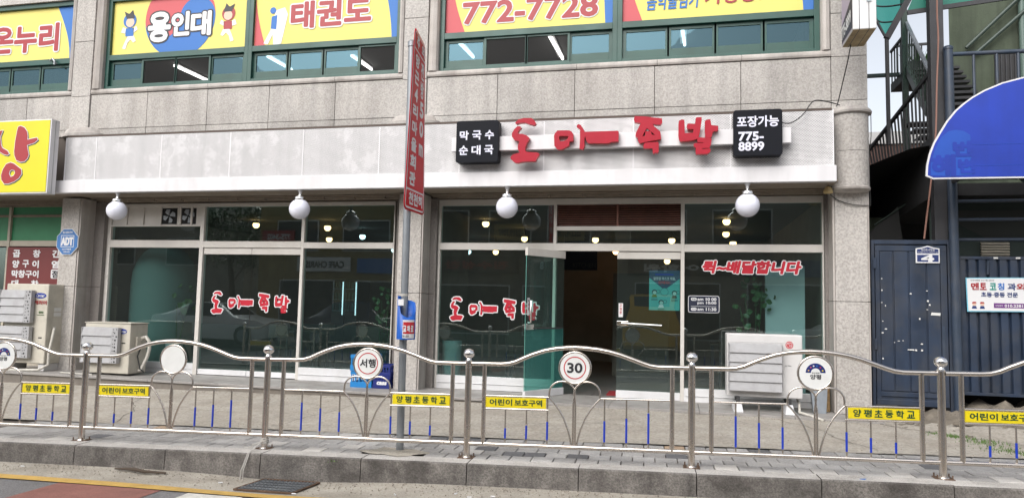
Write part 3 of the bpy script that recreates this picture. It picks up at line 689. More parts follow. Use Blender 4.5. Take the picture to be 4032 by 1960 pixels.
MB().bar(b4-d4*.005+Vector((0, 0, 1.0)), b4-d4*.16+Vector((0, 0, 1.0)), .05, .075).link('lock', M_CHROME, D4, bev=.004)
MB().bar(b4-d4*.001+Vector((0, 0, .12)), b4-d4*.001+Vector((0, 0, 1.995)), .006, .012).link('glass_edge', M_EDGE, D4)
fl = n4*(.006)
def dquad(t0, t1, z0, z1, m, nm):
    A, C = a4+d4*t0+fl, a4+d4*t1+fl; MB().face([A+Vector((0, 0, z0)), C+Vector((0, 0, z0)), C+Vector((0, 0, z1)), A+Vector((0, 0, z1))]).link(nm, m, D4)
M_TEALF = mat('teal_frost_film', (.04, .15, .135), .35)
dquad(.005, .81, .125, .975, M_FOILD, 'frosted_film')
# small door stickers
S1 = MB().face([(-.862, -.006, 1.16), (-.80, -.006, 1.16), (-.80, -.006, 1.36), (-.862, -.006, 1.36)]).link('door_sticker', M_PW, D3)
for i, ch in enumerate('고정문'): text(ch, (-.848, -.007, 1.312-.052*i), .032, .036, M_PRED, D3, bold=.01)
sc = b4-d4*.085
for i, ch in enumerate('미세요'): pass
q = MB(); s0, s1 = b4-d4*.03+n4*.007, b4-d4*.075+n4*.007
q.face([s0+Vector((0, 0, 1.16)), s1+Vector((0, 0, 1.16)), s1+Vector((0, 0, 1.40)), s0+Vector((0, 0, 1.40))]).link('door_sticker', M_PW, D4)
Ud = (s0-s1).normalized()*-1
# which way does the leaf face the street camera? reading direction runs left to right as seen from the road
Ud = Ud if Ud.x > 0 else -Ud
for i, ch in enumerate('미세요'):
    text(ch, (s1 if Ud.dot(s0-s1) > 0 else s0)+Ud*.008+Vector((0, 0, 1.345-.055*i)), .028, .038, M_PBLK, D4, U=Ud, bold=.01, lift=.004)
# mask poster on the closed door
PO = thing('notice_poster', 'teal public health poster about wearing masks taped inside the right entrance door', 'poster', (-.21, -.01, 1.27))
MB().face([(-.430, .006, 1.271), (.0, .006, 1.271), (.0, .006, 1.842), (-.430, .006, 1.842)]).link('sheet', M_TEALDOC, PO)
MB().face([(-.430, .005, 1.842), (-.430, .005, 1.735), (-.215, .005, 1.56), (.0, .005, 1.725), (.0, .005, 1.842)]).link('header', mat('poster_navy', (.03, .07, .13), .5), PO)
MB().box(-.345, -.09, .003, .004, 1.775, 1.79).link('bar', M_BLUE, PO)
text('잘못된 마스크 착용,', (-.37, .004, 1.70), .31, .045, M_PW, PO, bold=.012); text('안돼요!', (-.30, .004, 1.645), .165, .045, M_PRED, PO, bold=.012)
MB().disc((-.215, .003, 1.535), .056).link('circle', mat('poster_dark_teal', (.03, .14, .14), .5), PO); MB().disc((-.215, .002, 1.535), .050).link('circle', M_TEALDOC, PO)
sk = mat('poster_skin', (.35, .52, .48), .6); dk = mat('poster_ink', (.02, .06, .06), .6)
for cx_, cz_, sh in ((-.355, 1.53, M_GRASS), (-.075, 1.52, dk), (-.26, 1.385, M_PW)):
    MB().disc((cx_, .0032, cz_), .036).link('head', dk, PO); MB().disc((cx_+.002, .0028, cz_-.008), .026).link('face', sk, PO)
    MB().face([(cx_-.04, .003, cz_-.075), (cx_+.04, .003, cz_-.075), (cx_+.025, .003, cz_-.035), (cx_-.025, .003, cz_-.035)]).link('shoulders', sh, PO)
    MB().disc((cx_+.052, .0026, cz_+.01), .027, r2=.022).link('no_symbol', dk, PO)
    for r_ in (0, 1): box('caption_line', dk, PO, cx_-.045, cx_+.045, .0028, .0034, cz_-.10-.018*r_, cz_-.094-.018*r_)
# vinyl lettering on the windows
LET = [[[(-2.218,3.789),(-2.167,3.836),(-2.092,3.852),(-1.988,3.848),(-1.946,3.814),(-1.921,3.772),(-1.945,3.746),(-1.972,3.75),(-2.028,3.769),(-2.083,3.788),(-2.152,3.784),(-2.197,3.771)]],[[(-2.186,3.74),(-2.141,3.739),(-2.129,3.721),(-2.164,3.678),(-2.177,3.637),(-2.107,3.631),(-2.052,3.612),(-2.006,3.57),(-2.043,3.509),(-2.069,3.435),(-2.064,3.394),(-2.04,3.38),(-1.896,3.369),(-1.865,3.348),(-1.895,3.301),(-1.921,3.251),(-2.017,3.25),(-2.099,3.246),(-2.174,3.229),(-2.216,3.241),(-2.266,3.29),(-2.267,3.324),(-2.233,3.35),(-2.14,3.375),(-2.165,3.41),(-2.17,3.472),(-2.147,3.533),(-2.22,3.549),(-2.256,3.598),(-2.257,3.646),(-2.23,3.693)]],[[(-1.623,3.663),(-1.462,3.66),(-1.428,3.64),(-1.407,3.606),(-1.406,3.518),(-1.456,3.509),(-1.465,3.452),(-1.511,3.427),(-1.565,3.401),(-1.619,3.403),(-1.663,3.454),(-1.671,3.594),(-1.66,3.627)],[(-1.595,3.588),(-1.601,3.564),(-1.587,3.513),(-1.54,3.515),(-1.49,3.537),(-1.47,3.584)]],[[(-1.362,3.726),(-1.343,3.742),(-1.309,3.73),(-1.275,3.675),(-1.251,3.634),(-0.808,3.633),(-0.801,3.613),(-0.803,3.49),(-0.891,3.486),(-0.943,3.468),(-1.054,3.474),(-1.206,3.477),(-1.233,3.513),(-1.247,3.577),(-1.256,3.527),(-1.255,3.426),(-1.277,3.393),(-1.321,3.405),(-1.316,3.542),(-1.318,3.657),(-1.335,3.684),(-1.362,3.699)]],[[(-0.59,3.823),(-0.455,3.813),(-0.238,3.779),(-0.234,3.72),(-0.263,3.694),(-0.313,3.699),(-0.358,3.708),(-0.332,3.67),(-0.262,3.609),(-0.255,3.576),(-0.249,3.504),(-0.388,3.481),(-0.528,3.459),(-0.548,3.493),(-0.551,3.532),(-0.581,3.55),(-0.575,3.599),(-0.518,3.716),(-0.518,3.726),(-0.595,3.742),(-0.605,3.786)],[(-0.434,3.657),(-0.494,3.55),(-0.456,3.553),(-0.453,3.615),(-0.383,3.613),(-0.366,3.566),(-0.325,3.562)]],[[(-0.464,3.457),(-0.413,3.466),(-0.286,3.469),(-0.277,3.445),(-0.279,3.341),(-0.292,3.321),(-0.327,3.329),(-0.336,3.313),(-0.355,3.323),(-0.359,3.385),(-0.473,3.388),(-0.48,3.425)]],[[(-0.02,3.742),(0.014,3.755),(0.046,3.752),(0.052,3.664),(0.053,3.573),(0.158,3.576),(0.161,3.624),(0.084,3.63),(0.076,3.663),(0.086,3.695),(0.102,3.701),(0.18,3.692),(0.189,3.763),(0.201,3.779),(0.266,3.779),(0.266,3.735),(0.251,3.625),(0.227,3.515),(0.208,3.496),(0.165,3.481),(0.115,3.473),(-0.003,3.467),(-0.019,3.49),(-0.029,3.543),(-0.029,3.699)]],[[(0.306,3.73),(0.337,3.745),(0.374,3.746),(0.387,3.669),(0.472,3.656),(0.472,3.595),(0.405,3.584),(0.393,3.517),(0.362,3.501),(0.31,3.513),(0.304,3.623)]],[[(0.22,3.515),(0.381,3.501),(0.39,3.478),(0.384,3.427),(0.363,3.369),(0.289,3.37),(0.27,3.365),(0.276,3.357),(0.369,3.363),(0.378,3.349),(0.372,3.317),(0.338,3.296),(0.196,3.293),(0.19,3.329),(0.19,3.387),(0.168,3.391),(0.165,3.426),(0.177,3.439),(0.289,3.439),(0.289,3.445),(0.214,3.451),(0.208,3.48)]]]
def vinyl(x0, x1, z0, z1, label):
    T = thing('window_lettering', label, 'window lettering', ((x0+x1)/2, -.008, z0), 'red vinyl name lettering on the shop windows')
    kx = (x1-x0)/(.472+2.267); kz = (z1-z0)/(3.852-3.229)
    for k, L in enumerate(LET):
        P = [[(x0+(x+2.267)*kx, z0+(z-3.229)*kz) for x, z in pl] for pl in L]
        shape2d(P, M_PW, 'letter_outline', T, -.006-.0001*k, off=.016); shape2d(P, M_VRED, 'letter', T, -.009-.0001*k)
vinyl(-7.55, -6.13, 1.045, 1.41, 'red brush lettering with white edge on the left double door, white car reflected behind')
vinyl(-3.41, -2.04, 1.04, 1.40, 'red brush lettering with white edge on the window beside the open entrance door')
T = thing('window_lettering', 'slanted red delivery lettering with white outline high on the right shop window', 'window lettering', (1, -.008, 1.8), 'red vinyl name lettering on the shop windows')
text('퀵~배달합니다', (.30, -.006, 1.815), 1.30, .165, M_VRED, T, bold=.045, outline=.105, om=M_PW, shear=.22)
H = thing('opening_hours_sticker', 'dark rounded sticker with opening times in white on the right shop window', 'sticker', (.33, -.007, 1.25))
MB().face([(x, -.006, z) for x, z in rrect(.115, .542, 1.25, 1.49, .03)]).link('border', M_PW, H); MB().face([(x, -.0075, z) for x, z in rrect(.122, .535, 1.257, 1.483, .025)]).link('ground', mat('hours_navy', (.012, .016, .035), .4), H)
for a, z in (('am 10 00', 1.420), ('pm 10:00', 1.363), ('am 11:30', 1.280)): text(a, (.245, -.0085, z), .255, .042 if z > 1.4 or z < 1.3 else .044, M_PW, H, bold=.015, lift=.001)
box('rule', M_PW, H, .155, .50, -.009, -.0085, 1.338, 1.342)
for a, z in (('족발', 1.418), ('식사', 1.278)):
    MB().face([(x, -.0085, z_) for x, z_ in rrect(.155, .232, z, z+.042, .018)]).link('badge', M_PW, H); text(a, (.165, -.010, z+.009), .057, .024, M_PBLK, H, bold=.01, lift=.001)

# ---- frosted film low on the glass
for x0, x1, z0, z1 in ((-5.895, -4.365, .235, .92), (-3.585, -1.835, .222, .90), (-7.74, -5.955, .135, .88)):
    q = MB().face([(x0, .008, z0), (x1, .008, z0), (x1, .008, z1), (x0, .008, z1)]); q.link('frosted_film', M_FOIL, SF)

# ================================================================== INSIDE THE RESTAURANT
for n_, m_, a in (('interior_floor', M_TILE, (-13.9, 2.09, .06, 7.0, -.06, .0)), ('interior_ceiling', M_INC, (-13.9, 2.09, .06, 7.0, 2.90, 2.97)), ('interior_wall', M_INW, (-13.9, 2.09, 7.0, 7.1, -.05, 2.95)),
                  ('interior_wall', M_INW, (-10.6, -10.4, .15, 7.0, 0, 2.9)), ('interior_wall', M_INW, (1.95, 2.09, .06, 7, 0, 2.9)), ('interior_wall', M_INW, (-3.95, -3.80, .06, 2.2, 0, 2.9)), ('interior_wall', mat('kitchen_wall', (.14, .12, .10), .8), (-1.25, -.2, 3.4, 3.5, 0, 1.95))):
    x0, x1, y0, y1, z0, z1 = a; struct(box(n_, m_, None, x0, x1, y0, y1, z0, z1))
q = MB()
for i in range(12):
    for j in range(6):
        x = -1.85+i*.3; q.box(x, x+.292, .07+j*.3, .362+j*.3, .0, .004)
o = q.link('floor_tiles', mat('interior_tile', (.13, .125, .12), .35, var=.1), None); tag(o, kind='structure')
tag(box('floor_mat', mat('mat_red', (.25, .015, .02), .9), None, -1.05, -.55, .25, .75, .005, .018), 'small red floor mat inside the open entrance', 'mat')
P1 = tag(box('partition_panel', M_PALE, None, 1.20, 1.74, .42, .47, .0, 1.95, .01), 'pale partition panel standing inside the right shop window', 'panel')
P2 = tag(MB().lathe([(0, 0), (.55, 0), (.55, 1.5), (.53, 1.75), (.46, 1.95), (.36, 2.1), (.22, 2.2), (0, 2.25)], (-9.12, .80, 0), 44).link('teal_glow_shape', mat('glow_teal', (.12, .18, .17), .8), None, smooth=True), 'rounded teal stand-in shape for the blurred glow inside the far left shop window', 'glow stand-in')  # curved solid in dull teal, put in to imitate a soft glow
tag(MB().lathe([(0, 0), (.11, 0), (.14, .55), (0, .55)], (-8.42, .25, 0), 24).link('umbrella_bin', M_PALE, None, smooth=True), 'pale bin behind the far left window glass', 'bin', 'pale bins standing inside the windows')
tag(MB().lathe([(0, 0), (.13, 0), (.155, .72), (0, .72)], (-3.46, .28, 0), 24).link('umbrella_bin', M_PALE, None, smooth=True), 'tall pale bin behind the glass beside the middle pillar', 'bin', 'pale bins standing inside the windows')
pend = [(-8.41, 2.5, 2.80, 0, 'warm round pendant in the left window nearest the extractor fans'), (-6.82, 2.5, 2.74, 0, 'higher of two warm pendants close together right of the second lamp globe'), (-7.55, 4.0, 2.65, 0, 'lower of two warm pendants close together in the third transom'), (-6.76, 4.0, 2.71, 1, 'only cool white pendant in the transom windows'),
        (-3.57, 2.5, 2.81, 0, 'warm pendant just left of the globe lamp beside the open door'), (-3.14, 4., 2.67, 0, 'warm pendant at the lower right of the fourth transom'), (-1.67, 4., 2.65, 0, 'warm pendant under the left end of the brown louvre'), (-.16, 4., 2.64, 0, 'warm pendant under the right end of the brown louvre'),
        (.79, 2.5, 2.835, 0, 'highest of three stacked warm pendants in the right transom'), (.87, 4., 2.766, 0, 'middle of three stacked warm pendants in the right transom'), (1.07, 5., 2.67, 0, 'lowest of three stacked warm pendants in the right transom'), (-.28, 6., 2.354, 0, 'warm pendant showing above the mask poster'),
        (-6.84, 6., 2.577, 1, 'cool pendant cut by the transom beside the middle pillar'), (-4.94, 6., 2.542, 1, 'cool pendant low in the window right of the road sign'), (-4.26, 6., 2.54, 0, 'warm pendant low in the window right of the road sign'), (-1.43, 6., 2.565, 0, 'warm pendant in the gap above the closed door')]
for x, y, z, c_, lab in pend:
    t = thing('pendant_lamp', lab, 'lamp', (x, y, z), 'round pendant lamps inside the restaurant')
    r = .066 if y < 5 else .068
    MB().lathe([(r*math.sin(R(a)), -r*math.cos(R(a))) for a in range(0, 121, 15)]+[(0, r*.5)], (x, y, z), 18).link('globe', M_COOL if c_ else M_WARM, t, smooth=True)
    MB().tube([(x, y, z+r*.5), (x, y, 2.90)], .006, 6).link('cord', M_DARK, t)
for x, lab in ((-6.95, 'left glass door drinks fridge with a vertical strip of white lights'), (-6.66, 'right glass door drinks fridge with a vertical strip of white lights')):
    t = thing('drinks_fridge', lab, 'fridge', (x, 3.2, 0), 'lit drinks fridges inside')
    box('body', mat('fridge_dark', (.03, .035, .04), .4), t, x-.02, x+.26, 3.10, 3.7, .1, 1.75, .01)
    q = MB()
    for i in range(30): q.box(x+.22, x+.236, 3.08, 3.095, 1.02+.0225*i, 1.034+.0225*i)
    q.link('light_strip', M_LED, t)
    for zz in (1.1, 1.32, 1.54):
        box('shelf', mat('fridge_shelf', (.25, .35, .4), .3), t, x, x+.18, 3.085, 3.10, zz, zz+.012)
        for k in range(3): box('bottle', mat('bottle_green', (.05, .12, .11), .3), t, x+.01+.06*k, x+.045+.06*k, 3.07, 3.10, zz+.015, zz+.15)
KS = thing('kitchen_board', 'dark board with faint white kitchen lettering above the counter', 'board', (-1.96, 4, 2.2)); box('board', mat('kitchen_board_blue', (.012, .014, .03), .7), KS, -2.30, -1.63, 4.0, 4.03, 2.03, 2.75)
text('KITCHEN', (-2.12, 3.995, 2.09), .46, .09, mat('faint_print', (.05, .05, .055), .7), KS, bold=.01)
def table(x, y, lab):
    t = thing('dining_table', lab, 'table', (x, y, 0), 'dining tables inside')
    box('tabletop', M_WOODD, t, x-.4, x+.4, y-.3, y+.3, .71, .74, .005)
    for a in (-.36, .36):
        for b in (-.26, .26): box('leg', M_DARK, t, x+a-.015, x+a+.015, y+b-.015, y+b+.015, 0, .71)
def chair(x, y, s, lab):
    t = thing('dining_chair', lab, 'chair', (x, y, 0), 'dining chairs inside')
    box('seat', M_WOODD, t, x-.19, x+.19, y-.19, y+.19, .43, .46, .005); box('backrest', M_WOODD, t, x-.19, x+.19, y+s*.17, y+s*.19, .62, .86, .005)
    for a in (-.17, .17):
        for b in (-.17, .17): box('leg', M_DARK, t, x+a-.013, x+a+.013, y+b-.013, y+b+.013, 0, .86 if b*s > 0 else .43)
for i, (x, y, w_) in enumerate(((-6.9, 1.9, 'behind the left double door'), (-5.2, 2.0, 'behind the window beside the middle pillar'), (-2.6, 2.2, 'behind the window left of the entrance'), (.9, 2.2, 'behind the right shop window'))):
    table(x, y, 'dark wooden dining table '+w_); chair(x-.1, y-.55, -1, 'dark chair on the street side of the table '+w_); chair(x+.1, y+.55, 1, 'dark chair on the far side of the table '+w_)
def plant(x, y, z, h, lab, pot=.14, n=16, ls=.09, spread=.25):
    t = thing('potted_plant', lab, 'plant', (x, y, z), 'potted plants inside the windows')
    MB().lathe([(0, 0), (pot*.75, 0), (pot, pot*1.6), (0, pot*1.5)], (x, y, z), 16).link('pot', M_DARK, t, smooth=True)
    st = MB()
    for k in range(5):
        a = random.uniform(0, 6.28); e = Vector((x+math.cos(a)*spread*.7, y+math.sin(a)*spread*.5, z+h*random.uniform(.7, .95))); st.tube([(x, y, z+pot*1.4), ((x+e.x)/2, (y+e.y)/2, z+h*.5), e], .007, 6)
    st.link('stem', M_LEAF, t)
    lf = bpy.data.meshes.new('leaf'); lf.from_pydata([(0, 0, 0), (ls*.35, .0, ls*.3), (ls*.4, 0, ls*.7), (0, .01, ls*1.15), (-ls*.4, 0, ls*.7), (-ls*.35, 0, ls*.3)], [], [(0, 1, 2, 3), (0, 3, 4, 5)]); lf.materials.append(M_LEAF)
    for k in range(n):
        a = random.uniform(0, 6.28); rr = spread*random.uniform(.2, 1)
        piece(lf, 'leaf', (x+math.cos(a)*rr, y+math.sin(a)*rr*.6, z+h*random.uniform(.55, 1)), t, (random.uniform(-.9, .9), random.uniform(-1.4, 1.4), random.uniform(-1, 1)), scale=[random.uniform(.7, 1.3)]*3)
plant(-4.72, .55, .0, 1.5, 'leafy plant behind the glass just left of the middle pillar', n=26)
plant(1.05, .35, .0, 1.75, 'tall drooping plant in front of the pale panel in the right window', n=34, spread=.3)
plant(-8.65, .6, .0, 1.5, 'green plant blurred behind the far left window', n=30, spread=.28, ls=.13)

# ================================================================== FASCIA, SIGNS, GLOBE LAMPS
F = thing('shop_fascia', 'long white perforated steel fascia with a plain white lower trim above the shop windows', 'fascia', (-3.9, -.85, 3.1))
xs = [-9.81, -9.22, -8.0, -6.77, -5.53, -4.30, -3.07, -1.848, -.621, .638, 1.893]
for a, b in zip(xs, xs[1:]):
    j = random.uniform(-.002, .002); MB().box(a+.004, b-.004, -.853+j, -.825, 3.150, 3.862).link('perforated_panel', M_PERF, F)
    box('panel_joint', M_TRIM, F, a-.009, a+.009, -.857, -.83, 3.151, 3.86)
box('fascia_body', mat('fascia_back', (.10, .085, .075), .8), F, -9.80, 1.88, -.822, -.48, 3.15, 3.90)
box('top_flashing', mat('flashing_brown', (.075, .055, .045), .7), F, -9.80, 1.88, -.845, -.48, 3.866, 3.90)
box('lower_trim', M_TRIM, F, -10.01, 1.918, -.90, -.79, 2.945, 3.148, .004)
box('end_cap', M_WHITE2, F, 1.884, 1.90, -.86, -.48, 3.15, 3.88, .003)
for x in (-9.05, -6.6, -1.3, .1, 1.25): box('soffit_vent', M_SOFF, F, x-.14, x+.14, -.80, -.74, 2.946, 2.953)
S = thing('restaurant_sign', 'four big red brush style raised characters on a white horizontal rail', 'sign', (-.9, -1.0, 3.5))
box('rail', M_TRIM, S, -3.15, 1.37, -.985, -.90, 3.432, 3.632, .003)
for k, L in enumerate(LET): shape2d(L, M_LRED, 'letter', S, -1.075+.0006*k, thick=.075, m2=M_LEDGE)
for x in (-2.14, -1.45, -.40, .1): MB().tube([(x, -1.02, 3.50), (x, -.86, 3.50)], .01, 6).link('letter_bracket', M_GALV, S)
for x in (-2.9, -1.9, -.7, .9): MB().box(x-.03, x+.03, -.91, -.83, 3.44, 3.62).link('rail_bracket', M_GALV, S)
def menu_box(x0, x1, z0, z1, lab):
    t = thing('menu_sign_box', lab, 'sign', ((x0+x1)/2, -1.05, z0), 'black square sign boxes')
    MB().prism(rrect(x0, x1, z0, z1, .035), -1.06, -.90).link('sign_box', M_BOXBLK, t, bev=.004); return t
b1 = menu_box(-3.06, -2.45, 3.255, 3.845, 'black square sign box with two rows of three white characters left of the red lettering')
for i, ch in enumerate('막국수'): text(ch, (-3.005+.182*i, -1.061, 3.575), .125, .125, M_LIT, b1, bold=.02)
for i, ch in enumerate('순대국'): text(ch, (-3.01+.182*i, -1.061, 3.365), .125, .125, M_LIT, b1, bold=.02)
b2 = menu_box(.66, 1.255, 3.26, 3.855, 'black square sign box with takeaway text and phone number right of the red lettering')
text('포장가능', (.705, -1.061, 3.63), .505, .14, M_LIT, b2, bold=.02); text('775-', (.725, -1.061, 3.455), .30, .11, M_LIT, b2, bold=.025); text('8899', (.725, -1.061, 3.325), .305, .11, M_LIT, b2, bold=.025)
gl = ['first white globe lamp from the left, hanging in front of the granite recess', 'white globe lamp hanging over the mullion left of the road sign', 'white globe lamp hanging right of the road sign near the door', 'rightmost and largest looking white globe lamp under the black phone number box']
for i, x in enumerate((-8.75, -5.54, -2.354, .848)):
    t = thing('globe_lamp', gl[i], 'lamp', (x, -.86, 2.652), 'white globe lamps under the fascia')
    r = .154
    MB().lathe([(r*math.sin(R(a)), -r*math.cos(R(a))) for a in range(0, 166, 7)], (x, -.86, 2.652), 36).link('globe', M_GLOBE, t, smooth=True)
    MB().lathe([(0, .125), (.076, .125), (.080, .140), (.080, .172), (.072, .182), (.035, .196), (.025, .215), (0, .215)], (x, -.86, 2.652), 24).link('cap', M_CHROME, t, smooth=True)
    MB().tube([(x, -.86, 2.855), (x, -.86, 2.90), (x, -.86, 2.93), (x, -.86, 2.944)], .016, 10, rs=[.02, .02, .04, .055]).link('bracket', M_LOUV, t)
# pale security camera at the right end of the soffit
t = thing('security_camera', 'small cream dome camera under the right end of the fascia', 'camera', (1.80, -.5, 2.85))
MB().lathe([(0, -.0), (.055, 0), (.06, .02), (.05, .05), (.03, .085), (0, .085)], (1.88, -.55, 2.845), 20).link('housing', mat('cream_plastic', (.5, .38, .18), .5), t, smooth=True); MB().tube([(1.88, -.55, 2.93), (1.88, -.55, 2.96)], .015, 6).link('mount', M_SOFF, t)

# ---- yellow shop sign on the left
Y = thing('yellow_shop_sign', 'yellow light box sign with huge red handwritten character at the left edge', 'sign', (-10.9, -1.15, 2.9))
MB().box(-13.0, -9.83, -1.145, -.985, 2.90, 4.105).link('sign_box', M_TRIM, Y, bev=.006)
box('sign_face', M_YSIGN, Y, -12.98, -9.852, -1.152, -1.146, 2.925, 4.085); box('side_seam', mat('seam_grey', (.3, .3, .3), .5), Y, -9.832, -9.826, -1.07, -1.06, 2.91, 4.09)
sc_ = lambda P: [(x*1.0161, 1.3+(z-1.3)*1.0161) for x, z in P]
ya = [(-10.303, 3.949), (-10.254, 3.962), (-10.181, 3.933), (-10.126, 3.872), (-10.105, 3.801), (-10.106, 3.736), (-9.926, 3.762), (-9.906, 3.73), (-9.961, 3.685), (-10.105, 3.648), (-10.085, 3.577), (-10.059, 3.494), (-10.079, 3.436), (-10.132, 3.39), (-10.208, 3.38), (-10.289, 3.411), (-10.334, 3.489), (-10.345, 3.56), (-10.339, 3.725), (-10.318, 3.879)]
yb = [(-10.399, 3.376), (-10.326, 3.353), (-10.183, 3.262), (-10.17, 3.191), (-10.22, 3.122), (-10.3, 3.071), (-10.411, 3.037), (-10.496, 3.039), (-10.553, 3.104), (-10.564, 3.175), (-10.539, 3.269), (-10.483, 3.351)]
yh = [(-10.368, 3.262), (-10.309, 3.247), (-10.295, 3.2), (-10.323, 3.159), (-10.378, 3.143), (-10.411, 3.196), (-10.401, 3.243)]
yc = [(-10.64, 3.80), (-10.61, 3.66), (-10.579, 3.614), (-10.474, 3.563), (-10.441, 3.515), (-10.475, 3.498), (-10.541, 3.512), (-10.631, 3.556), (-10.72, 3.62), (-10.86, 3.50), (-10.95, 3.49), (-10.92, 3.56), (-10.78, 3.70), (-10.74, 3.79), (-10.90, 3.80), (-10.92, 3.87), (-10.60, 3.90)]
for P in ([ya], [yb, yh], [yc]):
    P = [sc_(p) for p in P]; Sh = [[(x+.014, z-.016) for x, z in p] for p in P]
    shape2d(Sh, M_PBLK, 'letter_shadow', Y, -1.154, off=.009); shape2d(P, M_PW, 'letter_outline', Y, -1.156, off=.010); shape2d(P, M_DRED, 'letter', Y, -1.159)
text('곱', (-12.3, -1.155, 3.05), .95, .95, M_DRED, Y, bold=.05, outline=.075, om=M_PW)
# ---- neighbouring shop bay behind the yellow sign
NB = MB().box(-14, -10.25, -.06, .0, 2.14, 2.24).link('neighbour_shopfront', M_BISC, B)
box('green_panel', M_GREENP, NB, -14, -10.25, -.03, -.01, 2.24, 2.66); box('green_panel', M_GREENP, NB, -14, -10.25, -.03, -.01, 2.70, 2.84); box('head_rail', M_SOFF, NB, -14, -10.25, -.05, 0, 2.66, 2.70); box('head_rail', M_SOFF, NB, -14, -10.25, -.05, 0, 2.84, 2.87)
box('mullion', M_BISC, NB, -11.73, -11.68, -.07, -.0, 0, 2.84); box('dark_glass', M_GLASS, NB, -13.9, -11.74, -.01, .0, .1, 2.12); box('lower_panel', M_BISC, NB, -11.66, -10.26, -.05, .0, .05, 1.30)
MN = thing('menu_board', 'maroon menu board with white dish names behind the stacked air conditioner', 'sign', (-11.1, -.08, 1.3)); box('board', M_MAROON, MN, -11.68, -10.26, -.085, -.06, 1.30, 2.12)
for body, x, z, w in (('곱', -11.555, 1.945, .15), ('창', -11.12, 1.945, .15), ('간', -10.71, 1.945, .15), ('양', -11.55, 1.76, .14), ('구', -11.33, 1.765, .13), ('이', -11.12, 1.76, .13), ('염', -10.71, 1.76, .15), ('막창구이', -11.55, 1.585, .57), ('대', -11.54, 1.41, .14), ('창', -11.12, 1.41, .15)):
    text(body, (x, -.087, z), w, .125, M_PW, MN, bold=.03)
MB().face([(x, -.087, z) for x, z in rrect(-10.72, -10.50, 1.575, 1.735, .03)]).link('badge', M_PW, MN); text('점', (-10.69, -.089, 1.59), .13, .125, M_PBLK, MN, bold=.02)
for i in range(9): 
    x = -13.6+i*.38; MB().tube([(x, -.25, 2.86), (x+.38, -.25, 2.865)], .012, 6).link('awning_rail', M_SOFF, NB)
# ---- security sign on the left pillar
AD = thing('security_sign', 'blue octagonal security company sign fixed to the left granite pillar', 'sign', (-10.03, -.48, 2.19))
def octo(r): return [(-10.035+r*math.cos(R(22.5+45*k)), 2.185+1.02*r*math.sin(R(22.5+45*k))) for k in range(8)]
MB().prism(octo(.232), -.475, -.455).link('plate', M_PW, AD); MB().prism(octo(.222), -.4785, -.4755).link('face', M_ADT, AD)
q = MB().box(-10.16, -9.90, -.480, -.479, 2.095, 2.295); q.link('border', M_PW, AD); box('inner', M_ADT, AD, -10.15, -9.91, -.4815, -.4805, 2.105, 2.285)
text('ADT', (-10.145, -.482, 2.13), .225, .125, M_PW, AD, bold=.05, lift=.002); text('캡스경비구역', (-10.13, -.479, 2.325), .19, .035, M_PW, AD, bold=.02); text('CCTV작동중', (-10.125, -.479, 2.045), .18, .030, M_PW, AD, bold=.02); text('1588-6400', (-10.10, -.479, 2.005), .13, .022, M_PW, AD, bold=.01)

# ---- air conditioners
def louver_guard(t, x0, x1, z0, z1, y, n, dots=False, side=.10):
    box('guard_back', mat('guard_dark', (.12, .12, .125), .7), t, x0+.02, x1-side, y+.05, y+.055, z0+.01, z1-.01)
    h = (z1-z0)/n
    for i in range(n):
        z = z0+h*i
        MB().hexa([(x0, y+.06, z+h*.86), (x1-side, y+.06, z+h*.86), (x1-side, y+.065, z+h*.90), (x0, y+.065, z+h*.90),
                   (x0, y+.06, z+h*.97), (x1-side, y+.06, z+h*.97), (x1-side, y+.065, z+h), (x0, y+.065, z+h)]).link('guard_slat', M_LOUV, t)
        q = MB(); a, b = (y-.015, z+.004), (y+.055, z+h*.985)
        q.hexa([(x0, a[0], a[1]), (x1-side, a[0], a[1]), (x1-side, a[0]+.006, a[1]-.006), (x0, a[0]+.006, a[1]-.006), (x0, b[0]-.05, b[1]), (x1-side, b[0]-.05, b[1]), (x1-side, b[0], b[1]), (x0, b[0], b[1])]); q.link('guard_slat', M_LOUV, t, bev=.002)
    box('guard_side', M_LOUV, t, x1-side+.003, x1, y-.012, y+.06, z0, z1, .002); box('guard_side', M_LOUV, t, x0-.014, x0-.002, y-.012, y+.06, z0, z1, .002)
    if dots:
        q = MB()
        for k in range(10):
            z = z0+(z1-z0)*(k+.5)/10; q.disc((x1-side*.35+random.uniform(-.02, .02), y-.0135, z), random.uniform(.008, .016), n=10); q.disc((x1-side*.7, y-.0135, z+random.uniform(-.015, .015)), .008, n=10)
        q.link('drilled_holes', M_BLACK, t)
A1 = thing('outdoor_ac_unit', 'tall cream outdoor air conditioner with two fan sections standing left of the granite pillar', 'air conditioner', (-10.5, -.75, .1), 'outdoor air conditioner units')
box('casing', M_ACB, A1, -10.90, -10.06, -.75, -.38, .17, 1.465, .015)
louver_guard(A1, -10.92, -10.30, .83, 1.36, -.83, 4, True, .14); louver_guard(A1, -10.93, -10.30, .26, .77, -.83, 4, True, .14)
q = MB(); q.v = [(-10.215+.12*math.cos(R(a)), -.753, 1.275+.045*math.sin(R(a))) for a in range(0, 360, 12)]; q.f = [tuple(range(30))]; q.mi = [0]; q.link('brand_badge', mat('badge_blue', s2l((30, 60, 160)), .4), A1)
text('Carrier', (-10.30, -.755, 1.252), .17, .048, M_PW, A1, bold=.01, shear=.2); text('캐리어', (-10.32, -.755, 1.13), .24, .065, M_DRED, A1, bold=.02)
text('eco', (-10.22, -.755, .99), .09, .03, M_LEAF, A1, bold=.03); box('badge_line', M_LEAF, A1, -10.26, -10.12, -.754, -.752, .955, .965)
for z in (.78, .61): box('vent_slot', M_BLACK, A1, -10.20, -10.13, -.753, -.750, z-.2, z-.18)
